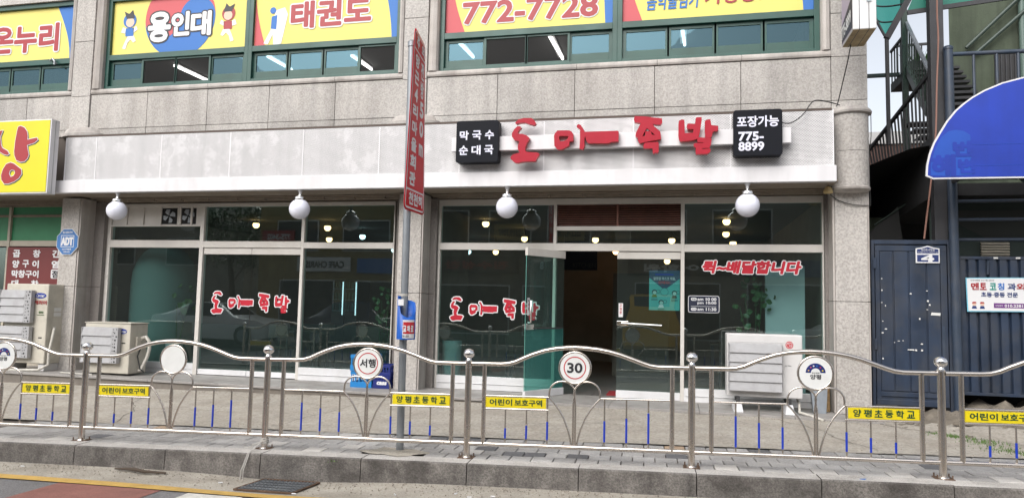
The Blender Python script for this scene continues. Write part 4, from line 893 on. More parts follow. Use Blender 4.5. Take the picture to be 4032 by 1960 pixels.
for x in (-10.85, -10.20): 
    box('foot', M_ACW, A1, x, x+.12, -.72, -.42, .05, .17, .01)
MB().tube([(-10.052, -.60, .75), (-9.99, -.66, .72), (-9.98, -.70, .55), (-10.0, -.72, .35), (-9.98, -.74, .16), (-10.1, -.80, .08), (-10.5, -.86, .065), (-10.75, -.90, .06)], .022, 8).link('hose', M_HOSE, A1, smooth=True)
for z in (1.02, .94): box('sticker', M_PAPER, A1, -10.058, -10.055, -.62, -.48, z, z+.06)
A2 = thing('outdoor_ac_unit', 'single low cream outdoor air conditioner in front of the left window', 'air conditioner', (-8.9, -.75, .05), 'outdoor air conditioner units')
box('casing', M_ACB, A2, -9.30, -8.45, -.75, -.36, .075, .86, .015); box('lid', M_ACB, A2, -9.31, -8.44, -.76, -.35, .862, .875, .004)
louver_guard(A2, -9.27, -8.60, .24, .80, -.83, 4, True, .12)
q = MB(); q.v = [(-8.60+.09*math.cos(R(a)), -.753, .74+.042*math.sin(R(a))) for a in range(0, 360, 12)]; q.f = [tuple(range(30))]; q.mi = [0]; q.link('brand_badge', MATS['badge_blue'], A2)
text('rrier', (-8.61, -.755, .72), .09, .04, M_PW, A2, bold=.01, shear=.2)
box('valve_cover', M_ACB, A2, -8.447, -8.41, -.64, -.44, .5, .66, .008); box('vent_slot', M_BLACK, A2, -8.60, -8.53, -.753, -.75, .55, .565)
MB().tube([(-8.44, -.52, .56), (-8.38, -.56, .64), (-8.30, -.58, .66), (-8.24, -.58, .60), (-8.23, -.57, .48), (-8.27, -.56, .34), (-8.33, -.56, .22), (-8.36, -.58, .13), (-8.41, -.56, .12)], .026, 8).link('hose', M_HOSE, A2, smooth=True)
MB().tube([(-8.44, -.5, .5), (-8.42, -.6, .35), (-8.36, -.6, .15), (-8.30, -.58, .10)], .012, 6).link('cable', M_CABLE, A2)
A3 = thing('outdoor_ac_unit', 'white outdoor air conditioner with round red logo under the delivery lettering', 'air conditioner', (1.06, -.7, .1), 'outdoor air conditioner units')
box('casing', M_ACW, A3, .60, 1.528, -.70, -.34, .19, .995, .015)
louver_guard(A3, .63, 1.275, .27, .875, -.79, 5, False, .006)
box('top_strip', M_ACW, A3, .62, 1.51, -.703, -.70, .89, .893); 
MB().disc((1.37, -.702, .868), .047).link('logo_disc', M_PRED, A3)
MB().disc((1.37, -.7035, .868), .036, r2=.031).link('logo_ring', M_PW, A3); text('L', (1.366, -.703, .852), .014, .034, M_PW, A3, bold=.0); text('G', (1.378, -.703, .855), .018, .02, M_PW, A3, bold=.0); MB().disc((1.355, -.7045, .88), .005, n=10).link('logo_dot', M_PW, A3)
text('set free', (1.31, -.703, .60), .08, .014, M_PBLK, A3, bold=.0)
for x in (.74, 1.36):
    MB().hexa([(x-.06, -.82, -.005), (x+.06, -.82, -.005), (x+.06, -.34, -.005), (x-.06, -.34, -.005), (x-.035, -.80, .12), (x+.035, -.80, .12), (x+.035, -.36, .12), (x-.035, -.36, .12)]).link('foot', M_PW, A3, bev=.004); box('foot_rail', M_DARK, A3, x-.02, x+.02, -.78, -.36, .121, .19)
MB().tube([(1.46, -.5, .25), (1.50, -.6, .12), (1.48, -.75, .03), (1.60, -.92, .015), (1.72, -1.0, -.02)], .017, 8).link('hose', M_HOSE, A3, smooth=True)
# metal sheet and rolled mat leaning beside the right unit
tag(MB().hexa([(1.68, -.55, .0), (1.84, -.5, .0), (1.83, -.47, .0), (1.67, -.52, .0), (1.66, -.42, .38), (1.88, -.38, .33), (1.87, -.35, .33), (1.65, -.39, .38)]).link('steel_sheet', M_GALV), 'small bent galvanised sheet leaning by the right shop window base', 'sheet')
tag(MB().tube([(1.88, -.30, .0), (1.885, -.24, .42)], .045, 12).link('rolled_mat', mat('straw_mat', (.26, .17, .08), .9, var=.3, vs=30)), 'rolled straw coloured mat standing beside the right granite pillar', 'rolled mat')
tag(MB().tube([(-9.6, -.86, .065), (-9.2, -.88, .06), (-9.0, -.87, .055)], .012, 6).link('drain_tube', M_HOSE), 'short white tube lying on the step in front of the low air conditioner', 'tube')

# ---- bottle crates by the middle pillar
def crate(x0, x1, y0, y1, z0, z1, m, lab, txt=None):
    t = thing('bottle_crate', lab, 'crate', ((x0+x1)/2, y0, z0), 'plastic bottle crates by the middle pillar'); w = .012
    h = z1-z0
    for (a, b, c, d) in ((x0, x1, y0, y0+w), (x0, x1, y1-w, y1), (x0, x0+w, y0+w, y1-w), (x1-w, x1, y0+w, y1-w)):
        for (e, f) in ((0, .35), (.80, 1.0)): box('side_panel', m, t, a, b, c, d, z0+h*e, z0+h*f, .002)
    for x in fr(x0+.01, x1-.03, 5): box('side_rib', m, t, x, x+.02, y0+.002, y0+w-.002, z0+h*.35, z0+h*.8); box('side_rib', m, t, x, x+.02, y1-w+.002, y1-.002, z0+h*.35, z0+h*.8)
    for y in fr(y0+.02, y1-.04, 4): box('side_rib', m, t, x0+.002, x0+w-.002, y, y+.02, z0+h*.35, z0+h*.8); box('side_rib', m, t, x1-w+.002, x1-.002, y, y+.02, z0+h*.35, z0+h*.8)
    box('base', m, t, x0+w, x1-w, y0+w, y1-w, z0, z0+.015)
    if txt: box('label_panel', m, t, x0+.02, x1-.02, y0-.002, y0+.004, z0+h*.12, z0+h*.74); text(txt, (x0+.07, y0-.003, z0+h*.34), (x1-x0)-.12, h*.24, M_PW, t, bold=.05, shear=.2)
crate(-4.775, -4.435, -.52, -.20, .028, .265, M_CRB, 'light blue bottle crate at the bottom of its stack, left of the navy crates')
crate(-4.78, -4.42, -.53, -.19, .27, .508, M_CRB, 'light blue bottle crate on top of its stack, behind the round slow sign')
crate(-4.42, -4.15, -.52, -.20, .028, .20, M_CRN, 'navy beer crate with white brand lettering at the bottom against the pillar', 'cass')
crate(-4.42, -4.15, -.50, -.18, .205, .37, M_CRN, 'plain navy crate on top of the lettered one against the pillar')

# ================================================================== PROJECTING SIGN AND CABLES
PS = thing('projecting_sign', 'white projecting light box sign with lilac side face high on the granite corner', 'sign', (2.1, -1.3, 4.63))
box('sign_box', M_WHITE2, PS, 1.977, 2.235, -1.60, -1.0, 4.63, 6.6, .006); box('bottom_plate', mat('aged_cream', (.36, .28, .16), .7, var=.2, vs=6, grime=.4, gs=5), PS, 1.985, 2.228, -1.59, -1.01, 4.622, 4.629)
for x in (2.045, 2.15): box('seam', M_PBLK, PS, x, x+.006, -1.603, -1.0, 4.62, 6.6)
box('hinge', M_GALV, PS, 2.13, 2.18, -1.61, -1.60, 4.95, 5.02); box('bracket', M_GALV, PS, 2.08, 2.13, -1.0, -.44, 5.2, 5.25); box('bracket', M_GALV, PS, 2.08, 2.13, -1.0, -.44, 6.1, 6.15)
def xface(pts, m, nm, d): MB().face([(1.977-d, y, z) for y, z in pts]).link(nm, m, PS)
xface([(-1.02, 4.65), (-1.58, 4.65), (-1.58, 6.58), (-1.02, 6.58)], mat('lilac_face', (.42, .36, .46), .5), 'face_print', .002)
xface([(-1.02, 4.66), (-1.58, 4.66), (-1.58, 5.05), (-1.02, 4.88)], mat('dark_violet', (.035, .03, .05), .5), 'face_print', .004)
text('775-8899', (1.972, -1.04, 4.70), .50, .15, M_PW, PS, U=(0, -1, .12), V=(0, .12, 1), bold=.03, lift=.002); xface([(-1.30, 5.35), (-1.42, 5.30), (-1.36, 5.10)], M_PRED, 'face_print', .004)
def cable(name, lab, pts, m=M_CABLE, r=.007):
    # Catmull smooth
    P = [Vector(p) for p in pts]; out = []
    for i in range(len(P)-1):
        a, b, c, d = P[max(i-1, 0)], P[i], P[i+1], P[min(i+2, len(P)-1)]
        for k in range(6):
            t = k/6; out.append(.5*((2*b)+(c-a)*t+(2*a-5*b+4*c-d)*t*t+(3*b-a-3*c+d)*t**3))
    out.append(P[-1]); return tag(MB().tube(out, r, 6).link(name, m, None, smooth=True), lab, 'cable')
cable('hanging_cable', 'black cable dropping from the projecting sign to the rounded capital', [(2.06, -1.1, 4.62), (2.05, -.95, 4.45), (2.03, -.72, 4.22), (2.0, -.60, 4.02), (1.98, -.60, 3.98)])
cable('sign_cable', 'black cable looping from the capital to the phone number box', [(2.02, -.62, 3.99), (1.85, -.70, 4.02), (1.66, -.86, 3.99), (1.52, -.93, 3.80), (1.38, -.93, 3.70), (1.26, -.95, 3.70)])
cable('wall_cable', 'thin dark cable running round the right pillar below the capital', [(1.92, -.47, 2.84), (2.02, -.47, 2.76), (2.2, -.48, 2.70), (2.41, -.46, 2.69)], r=.006)
cable('capital_wire', 'thin wire hanging down the right edge of the rounded capital', [(2.42, -.5, 3.9), (2.43, -.45, 3.6), (2.41, -.42, 3.3), (2.42, -.42, 2.7)], r=.005)

# ================================================================== RIGHT: GATE, FENCE, STAIRS, GREEN HOUSE
G = thing('metal_gate', 'dark navy sheet metal gate with vertical ribs, white scars and a round knob', 'gate', (2.9, -.3, .1))
box('gate_frame', M_NAVYG, G, 2.435, 2.475, -.33, -.27, .10, 2.255, .004); box('gate_frame', M_NAVYG, G, 3.34, 3.385, -.33, -.27, .03, 2.26, .004); box('gate_frame', M_NAVYG, G, 2.475, 3.34, -.33, -.27, 2.20, 2.255, .004)
LFm = box('gate_leaf', M_NAVYG, G, 2.485, 3.33, -.305, -.285, .13, 2.185)
box('leaf_frame', M_NAVYG, LFm, 2.485, 3.33, -.325, -.305, 2.11, 2.185, .004); box('leaf_frame', M_NAVYG, LFm, 2.485, 2.54, -.325, -.305, .20, 2.11, .004); box('leaf_frame', M_NAVYG, LFm, 3.255, 3.33, -.325, -.305, .20, 2.11, .004); box('leaf_frame', M_NAVYG, LFm, 2.485, 3.33, -.327, -.305, .13, .20, .004); box('leaf_frame', M_NAVYG, LFm, 2.54, 3.255, -.322, -.305, .24, .30, .004)
for a, b in ((2.545, 2.692), (2.712, 2.876), (2.896, 3.082), (3.102, 3.25)): box('gate_panel', M_NAVYG, LFm, a, b, -.322, -.305, .31, 2.105, .006)
MB().lathe([(0, 0), (.030, 0), (.028, .012), (.022, .03), (.026, .045), (.018, .058), (0, .06)], (0, 0, 0), 20).link('knob', M_CHROME, G, org=(3.276, -.325, 1.193), smooth=True).rotation_euler = (R(90), 0, 0)
box('handle_strip', M_NAVYP, G, 3.262, 3.29, -.329, -.325, .55, 1.15)
for z in (1.95, .9): box('hinge', M_NAVYG, G, 2.455, 2.495, -.345, -.328, z-.07, z+.07, .003)
q = MB()
rs = random.Random(3)
for (x, z) in ((2.56, 1.75), (2.56, 1.60), (2.555, 1.44), (2.60, 1.40), (2.565, 1.20), (2.60, 1.10), (2.56, 1.05), (3.09, 1.60), (3.10, 1.47), (3.12, 1.42), (3.09, 1.36), (2.90, 1.56), (2.70, .93), (3.02, .92), (2.95, .84), (3.02, .84), (2.56, .72), (3.0, 1.24), (2.75, .95), (2.80, .955)):
    w, h = rs.uniform(.006, .016), rs.uniform(.004, .014); q.face([(x-w, -.330, z-h*.6), (x+w*.8, -.330, z-h), (x+w, -.330, z+h*.7), (x-w*.5, -.330, z+h)])
q.face([(3.13, -.330, 1.29), (3.24, -.330, 1.285), (3.245, -.330, 1.32), (3.14, -.330, 1.325)]); q.face([(2.85, -.330, .838), (2.93, -.330, .834), (2.93, -.330, .85), (2.86, -.330, .85)])
q.link('paint_scars', M_PAPER, G)
NPt = thing('house_number_plate', 'blue and white house number plate with the digit 4 on the navy gate', 'sign', (3.1, -.35, 1.95))
pl = [(2.965, 1.955), (3.245, 1.955), (3.245, 2.145), (3.18, 2.155), (3.105, 2.18), (3.03, 2.155), (2.965, 2.145)]
MB().prism(pl, -.345, -.333).link('plate', M_PW, NPt, bev=.002); MB().face([(x, -.3462, z) for x, z in [(2.98, 2.08), (3.23, 2.08), (3.23, 2.133), (3.18, 2.14), (3.105, 2.163), (3.03, 2.14), (2.98, 2.133)]]).link('top_field', mat('plate_navy', (.02, .035, .13), .4), NPt); MB().face([(2.98, -.3462, 1.972), (3.23, -.3462, 1.972), (3.23, -.3462, 2.062), (2.98, -.3462, 2.062)]).link('number_field', MATS['plate_navy'], NPt)
text('4', (3.035, -.347, 1.978), .135, .078, M_PW, NPt, bold=.05, lift=.001); text('양근로147번길', (3.03, -.347, 2.112), .155, .028, M_PW, NPt, bold=.01, lift=.001); text('Yanggeun-ro 147beon-gil', (2.99, -.347, 2.089), .23, .013, M_PW, NPt, bold=.0, lift=.001)
# blue pipe post and rails
def dk(name, lab, cat, *bars, m=M_IRON, group=None): pass
PP = thing('blue_pipe_post', 'thick blue grey round pipe post with a cap rising beside the navy gate', 'post', (3.41, -.35, 0))
MB().tube([(3.425, -.35, .0), (3.395, -.35, 4.75)], .056, 20).link('pipe', M_NAVYP, PP, smooth=True); MB().lathe([(.056, 0), (.062, .005), (.062, .03), (.045, .05), (0, .058)], (3.395, -.35, 4.74), 20).link('cap', M_NAVYP, PP, smooth=True)
RL = thing('pipe_railing', 'horizontal blue grey pipes with thin uprights between the pipe post and the green house', 'railing', (4.5, -.3, 2))
for z in (4.68,): MB().tube([(3.43, -.35, z), (6.5, -.35, z-.02)], .028, 12).link('rail', M_NAVYP, RL, smooth=True)
for z in (2.77, 2.53, 2.27): MB().tube([(3.45, -.20, z), (6.5, -.20, z+.02)], .022, 10).link('rail', M_NAVYP, RL, smooth=True)
for x in (3.69, 3.955, 4.20, 4.45): MB().tube([(x, -.35, 3.2), (x, -.35, 4.67)], .018, 8).link('upright', M_NAVYP, RL)
BP = thing('iron_stair_post', 'tall square dark iron post carrying the outside stair and canopy', 'post', (3.3, -.2, 0))
MB().hexa([(3.225, -.28, 0), (3.365, -.28, 0), (3.365, -.14, 0), (3.225, -.14, 0), (3.205, -.28, 6.8), (3.375, -.28, 6.8), (3.375, -.14, 6.8), (3.205, -.14, 6.8)]).link('column', M_IRON, BP, bev=.004)
cable('brown_cable', 'brown cable hanging down the front of the dark iron post', [(3.24, -.5, 5.6), (3.245, -.45, 5.2), (3.262, -.42, 4.85), (3.24, -.40, 4.3), (3.205, -.42, 3.6), (3.14, -.42, 3.0), (3.10, -.38, 2.6), (3.07, -.34, 2.27)], M_CABR, .011)
CF = thing('corrugated_fence', 'navy corrugated sheet metal fence right of the pipe post', 'fence', (4.5, -.3, .35))
prof = []
x = 3.49
while x < 6.4:
    for dx, y in ((0, -.30), (.055, -.30), (.068, -.262), (.085, -.262), (.098, -.30)): prof.append((x+dx, y))
    x += .118
q = MB()
for (a, ya), (b, yb) in zip(prof, prof[1:]):
    q.face([(a, ya, .34), (b, yb, .34), (b, yb, 2.01), (a, ya, 2.01)])
q.link('corrugated_sheet', M_NAVYG, CF); box('top_rail', M_NAVYG, CF, 3.48, 6.4, -.31, -.26, 2.012, 2.05, .003); box('bottom_rail', M_NAVYG, CF, 3.48, 6.4, -.315, -.255, .30, .338, .003)
MB().tube([(3.80, -.31, 1.82), (3.80, -.33, 2.0)], .014, 8).link('latch', M_NAVYP, CF)
for x in (3.87, 4.12): box('tape_scrap', M_PAPER, CF, x, x+.05, -.313, -.309, 2.02, 2.04)
BN = thing('tutoring_banner', 'small white banner with colourful tutoring text and purple phone strip on the corrugated fence', 'banner', (4.0, -.33, 1.35))
MB().hexa([(3.55, -.332, 1.345), (4.45, -.332, 1.36), (4.45, -.326, 1.36), (3.55, -.326, 1.345), (3.54, -.332, 1.775), (4.45, -.332, 1.79), (4.45, -.326, 1.79), (3.54, -.326, 1.775)]).link('border', mat('banner_cyan', s2l((120, 195, 220)), .6), BN); MB().face([(3.562, -.334, 1.357), (4.44, -.334, 1.37), (4.44, -.334, 1.78), (3.552, -.334, 1.765)]).link('sheet', M_PW, BN)
for body, x, w, m in (('멘', 3.60, .085, M_DRED), ('토', 3.70, .07, M_DRED), ('코', 3.81, .07, mat('print_teal', s2l((40, 150, 140)), .5)), ('칭', 3.90, .07, M_POSTB), ('과', 4.01, .09, M_NAVY), ('외', 4.11, .09, M_DRED)): text(body, (x, -.335, 1.625), w, .085, m, BN, bold=.025)
text('초등·중등 전문', (3.71, -.335, 1.535), .41, .06, M_NAVY, BN, bold=.02); text('교육지원청 신고 제1-602호', (3.59, -.335, 1.735), .27, .018, M_PBLK, BN, bold=.0)
box('phone_strip', mat('print_purple', s2l((110, 45, 130)), .5), BN, 3.85, 4.40, -.336, -.3345, 1.40, 1.46); text('010.2381.0067', (3.97, -.337, 1.412), .34, .034, M_PW, BN, bold=.02, lift=.001); text('상담문의', (3.865, -.337, 1.418), .085, .022, M_PW, BN, bold=.0, lift=.001)
for x in (3.63, 3.72): MB().disc((x, -.3348, 1.445), .024).link('child_print', mat('print_skin', (.6, .42, .33), .6), BN); MB().face([(x-.03, -.3348, 1.385), (x+.03, -.3348, 1.385), (x+.02, -.3348, 1.42), (x-.02, -.3348, 1.42)]).link('child_print', M_NAVY, BN); MB().face([(x-.026, -.3352, 1.45), (x+.026, -.3352, 1.455), (x+.018, -.3352, 1.472), (x-.018, -.3352, 1.472)]).link('child_print', M_DRED, BN)
LV = thing('grey_louver_vent', 'grey slatted louvre behind the rails above the corrugated fence', 'vent', (4.1, .3, 2.0))
for i in range(6): MB().hexa([(3.95, .28, 2.075+.036*i), (4.29, .28, 2.075+.036*i), (4.29, .31, 2.085+.036*i), (3.95, .31, 2.085+.036*i), (3.95, .28, 2.09+.036*i), (4.29, .28, 2.09+.036*i), (4.29, .31, 2.105+.036*i), (3.95, .31, 2.105+.036*i)]).link('slat', M_BISC, LV)
# added dark walls and slab, put in to keep the passage behind the gate black
PB = thing('passage_blackout', 'added dark walls and ceiling blacking out the passage under the outside stair', 'added enclosure', (4, 2, 0))
box('ceiling', M_DARK, PB, 3.30, 6.5, -.12, 3.2, 2.86, 3.02); box('rear_wall', M_DARK, PB, 2.40, 6.5, 3.2, 3.3, 0, 3.4); box('partition', mat('dark_green_board', (.03, .045, .04), .7), PB, 3.35, 6.5, .34, .38, 2.10, 2.86); box('partition', M_BLACK, PB, 3.35, 6.5, .34, .38, 0, 2.10)
MB().face([(3.35, .33, 2.72), (4.6, .33, 2.72), (4.6, .33, 2.3), (4.1, .33, 2.3)]).link('stair_soffit', mat('dark_olive', (.05, .055, .05), .7), PB)
MB().face([(2.62, 1.2, 2.35), (3.18, 1.2, 2.9), (3.25, 1.2, 2.3), (3.1, 1.2, 1.6), (2.62, 1.2, 1.6)]).link('stair_side', mat('dark_grey', (.022, .022, .022), .7), PB); MB().tube([(2.85, 1.18, 2.62), (3.28, 1.18, 2.93)], .012, 6).link('stair_edge', M_GRNIRON, PB)
box('green_wall_piece', M_STUCCO, PB, 2.70, 3.27, 2.0, 2.08, 1.2, 2.83); MB().tube([(3.08, 1.9, 2.62), (3.30, 1.8, 2.66)], .035, 10).link('black_pipe', M_BLACK, PB)
# outside stair: long flight going back along the alley, return flight above it
ST = thing('outside_stair', 'dark iron outside stair with barred railing and landing between the granite building and green house', 'staircase', (3.3, 1.5, 3.4))
Lo = [(3.36, 3.3, 3.40), (3.345, 1.5, 3.55), (3.275, -.12, 3.60)]
q = MB()
for a, b in zip(Lo, Lo[1:]): q.bar(a, b, .05, .12)
q.link('stringer', M_IRON, ST)
MB().face([(2.42, 3.3, 3.30), (3.36, 3.3, 3.34), (3.345, 1.5, 3.49), (3.275, -.12, 3.54), (3.0, -.12, 3.50), (2.42, 1.0, 3.36)]).link('walkway_plate', M_BLACK, ST)  # slab added and coloured black for the shade under the stair
MB().hexa([(3.33, 3.3, 2.7), (3.37, 3.3, 2.7), (3.29, -.12, 2.86), (3.25, -.12, 2.86), (3.33, 3.3, 3.36), (3.37, 3.3, 3.36), (3.29, -.12, 3.56), (3.25, -.12, 3.56)]).link('dark_blocker', M_DARK, ST)  # added dark sheet hiding what lies behind, stands in for deep shade
MB().bar((3.235, 3.3, 4.13), (3.28, -.14, 4.555), .045, .05).link('handrail', M_IRON, ST)
def on(A, Bp, t): A, Bp = Vector(A), Vector(Bp); return A+(Bp-A)*t
for i in range(21):
    t = (i+.5)/21; top = on((3.235, 3.3, 4.13), (3.28, -.14, 4.555), t); bot = on((3.36, 3.3, 3.42), (3.275, -.12, 3.62), t)
    MB().bar(bot, top, .022, .022).link('baluster', M_IRON, ST)
MB().bar((3.70, 2.55, 3.3), (3.69, 2.55, 6.9), .085, .085).link('stair_column', M_GRNIRON, ST, bev=.004)
MB().bar((3.152, 1.5, 3.9), (3.146, 1.5, 5.62), .05, .05).link('canopy_column', M_IRON, ST)
MB().bar((3.735, 2.6, 6.27), (3.33, .2, 4.66), .045, .04).link('handrail', M_GALV, ST); MB().bar((3.73, 2.6, 5.45), (3.40, .5, 4.15), .05, .14).link('stringer', M_GRNIRON, ST)
for i in range(8):
    t = (i+.6)/8.6; MB().bar(on((3.73, 2.6, 5.45), (3.40, .5, 4.15), t), on((3.735, 2.6, 6.27), (3.33, .2, 4.66), t), .022).link('baluster', M_GRNIRON, ST)
for i in range(8):
    a = on((3.75, 2.5, 5.40), (3.45, .6, 4.2), (i+.5)/8); MB().hexa([(a.x, a.y-.13, a.z-.02), (a.x+.7, a.y-.13, a.z-.02), (a.x+.7, a.y+.13, a.z-.02), (a.x, a.y+.13, a.z-.02), (a.x, a.y-.13, a.z+.02), (a.x+.7, a.y-.13, a.z+.02), (a.x+.7, a.y+.13, a.z+.02), (a.x, a.y+.13, a.z+.02)]).link('tread', M_IRON, ST)
box('landing', M_IRON, ST, 3.72, 4.35, 2.6, 3.5, 5.30, 5.45)
MB().bar((3.72, 3.2, 6.05), (4.5, 3.2, 6.07), .04).link('handrail', M_IRON, ST); MB().bar((3.73, 3.5, 6.05), (3.73, 2.6, 6.06), .04).link('handrail', M_IRON, ST)
for i in range(7): MB().bar((3.75+.1*i, 3.2, 5.45), (3.75+.1*i, 3.2, 6.05), .02).link('baluster', M_IRON, ST)
for i in range(5): MB().bar((3.73, 3.45-.18*i, 5.45), (3.73, 3.45-.18*i, 6.05), .02).link('baluster', M_IRON, ST)
MB().bar((2.42, 3.0, 5.46), (3.73, 3.0, 5.47), .06).link('tie_bar', M_IRON, ST)
for i in range(8):
    y = 1.9-.27*i; z = 4.35-.17*i; MB().box(3.55, 4.4, y-.02, y+.27, z-.03, z).link('tread', M_IRON, ST)
MB().bar((4.40, 2.0, 4.5), (4.40, 0.0, 3.1), .05, .16).link('stringer', M_GRNIRON, ST)
pl_ = thing('landing_plants', 'spiky potted plants silhouetted on the stair landing', 'plant', (3.95, 3.0, 5.45))
for k in range(3): MB().lathe([(0, 0), (.10, 0), (.13, .2), (0, .2)], (3.88+.2*k, 2.95, 5.45), 12).link('pot', M_DARK, pl_)
lfm = bpy.data.meshes.new('leaf'); lfm.from_pydata([(-.02, 0, 0), (.02, 0, 0), (.012, .02, .16), (0, .05, .30), (-.012, .02, .16)], [], [(0, 1, 2, 3, 4)]); lfm.materials.append(M_LEAF)
for k in range(36): piece(lfm, 'leaf', (3.86+.45*random.random(), 2.9+.1*random.random(), 5.62), pl_, (random.uniform(-.8, .8), random.uniform(-1, 1), random.uniform(0, 6)))
# translucent canopy
CN = thing('green_canopy', 'curved translucent green canopy with dark ribs at the top right', 'canopy', (3.3, 1.5, 5.6))
tip = Vector((3.146, 1.5, 5.60)); bt = Vector((3.62, 1.5, 6.50)); lt_ = Vector((2.98, 2.3, 7.0)); lm = Vector((2.98, 1.9, 6.25))
N_ = 10; rows = []
for i in range(N_+1):
    t = i/N_; a = tip.lerp(bt, t); b = (tip*(1-t)**2+lm*2*t*(1-t)+lt_*t*t); row = []
    for j in range(9):
        u = j/8; p = a.lerp(b, u); p += Vector((-.02, .55, .10))*math.sin(math.pi*u)*t*.9; row.append(p)
    rows.append(row)
q = MB(); q.v = [tuple(p) for r_ in rows for p in r_]; q.f = [(i*9+j, i*9+j+1, (i+1)*9+j+1, (i+1)*9+j) for i in range(N_) for j in range(8)]; q.mi = [0]*len(q.f); q.link('canopy_sheet', M_CAN, CN, smooth=True)
for i in (3, 6, 9): MB().tube(rows[i], .014, 6).link('rib', M_IRON, CN)
MB().bar(tip, bt+Vector((.15, 0, .28)), .09, .09).link('beam', M_IRON, CN); MB().tube([rows[i][8]+Vector((-.005, 0, 0)) for i in range(N_+1)], .02, 8).link('edge_bar', M_IRON, CN)
MB().face([(3.02, .02, 5.43), (4.6, .02, 5.60), (4.6, .02, 6.6), (3.5, .02, 6.6)]).link('valance', mat('canopy_green', (.012, .155, .115), .5), CN); MB().bar((3.02, 0, 5.41), (4.6, 0, 5.565), .03, .06).link('valance_bar', M_IRON, CN)
# green rendered house
GH = thing('green_house', 'green rendered house wall with barred window behind the blue sign', 'house', (6, 3, 0))
MB().hexa([(4.52, 2.98, 3.02), (9.5, 2.98, 3.02), (9.5, 8, 3.02), (6.7, 8, 3.02), (4.52, 2.98, 9.5), (9.5, 2.98, 9.5), (9.5, 8, 9.5), (6.7, 8, 9.5)]).link('wall', M_STUCCO, GH)
wn = box('window', M_DARK, GH, 5.20, 5.60, 2.955, 2.979, 4.9, 5.75)
for i in range(6): MB().bar((5.22+.07*i, 2.93, 4.9), (5.22+.07*i, 2.93, 5.75), .018).link('window_bar', M_IRON, wn)
MB().tube([(5.62, 2.9, 3.2), (5.60, 2.9, 7.2)], .05, 12).link('drain_pipe', mat('pipe_green', (.10, .15, .13), .5), GH, smooth=True); MB().tube([(4.75, 2.9, 5.85), (6.1, 2.8, 7.2)], .03, 8).link('wall_pipe', M_GRNIRON, GH); MB().tube([(4.9, 2.9, 5.75), (6.2, 2.8, 6.95)], .03, 8).link('wall_pipe', M_GRNIRON, GH)
MB().face([(5.75, 2.9, 7.4), (9, 2.9, 7.4), (9, 2.9, 5.0), (6.6, 2.9, 5.2), (6.1, 2.9, 6.3)]).link('stair_soffit', mat('olive_dark', (.045, .055, .045), .8), GH)
for i in range(5): MB().box(4.5, 7.5, 2.965, 2.979, 3.6+i*1.1, 3.61+i*1.1).link('render_joint', M_GRNIRON, GH)
# distant brick house and fence
BH = thing('brick_house', 'low red brick house with white parapet seen through the stair railing', 'house', (5, 8, 0))
box('wall', M_BRICK, BH, 3.9, 8.5, 8, 13, -.7, 5.32); box('parapet', M_WHITE2, BH, 3.95, 8.55, 7.95, 13, 5.32, 5.62, .01); box('parapet_post', M_BRICK, BH, 3.88, 4.12, 7.93, 8.2, 4.9, 5.60); box('window', M_LOUV, BH, 5.0, 5.5, 7.97, 7.99, 4.1, 4.95); box('window', M_LOUV, BH, 5.7, 6.0, 7.97, 7.99, 4.0, 4.9)
# ---- blue arched awning sign
AW = thing('blue_arch_sign', 'big faded blue arched sign with white edge at the right side', 'sign', (4.2, -1.2, 2.9))
arcp = [(2.925, 2.900), (2.848, 2.938), (2.858, 3.07), (2.888, 3.204), (2.936, 3.335), (3.002, 3.456), (3.086, 3.60), (3.181, 3.724), (3.262, 3.80), (3.357, 3.874), (3.488, 3.953), (3.68, 4.035), (3.906, 4.092), (4.2, 4.12), (4.5, 4.09), (4.75, 4.03), (4.98, 3.93), (5.2, 3.75), (5.4, 3.5), (5.53, 3.2), (5.56, 2.94), (5.48, 2.893)]
MB().prism(arcp, -1.19, -1.165).link('white_edge', M_TRIM, AW); MB().prism(grow(arcp, -.05), -1.164, -.98).link('back_box', M_NAVYP, AW)
inn = grow(arcp, -.018); MB().face([(x, -1.193, z) for x, z in inn]).link('face', M_BLUESIGN, AW)
MB().face([(x, -1.195, z) for x, z in [(2.90, 2.945), (2.905, 3.10), (2.95, 3.25), (3.02, 3.40), (3.10, 3.47), (3.18, 3.485), (3.26, 3.47), (3.33, 3.42), (3.34, 2.95), (3.10, 2.93)]]).link('faded_patch', M_BLUESIGN2, AW)
text('해', (2.915, -1.197, 2.94), .24, .24, M_BLUESIGN, AW, bold=.045, lift=.002); text('번', (3.15, -1.197, 3.17), .18, .17, M_BLUESIGN, AW, bold=.045, lift=.002); text('변', (3.20, -1.197, 2.97), .16, .16, M_BLUESIGN, AW, bold=.045, lift=.002)
for z in (3.3, 3.05): box('seam', M_BLUESIGN3, AW, 3.36, 5.4, -1.1955, -1.1945, z, z+.006)
for x in (3.4, 5.2): MB().bar((x, -.95, 3.0), (x, -.10, 3.0), .04).link('bracket', M_IRON, AW)
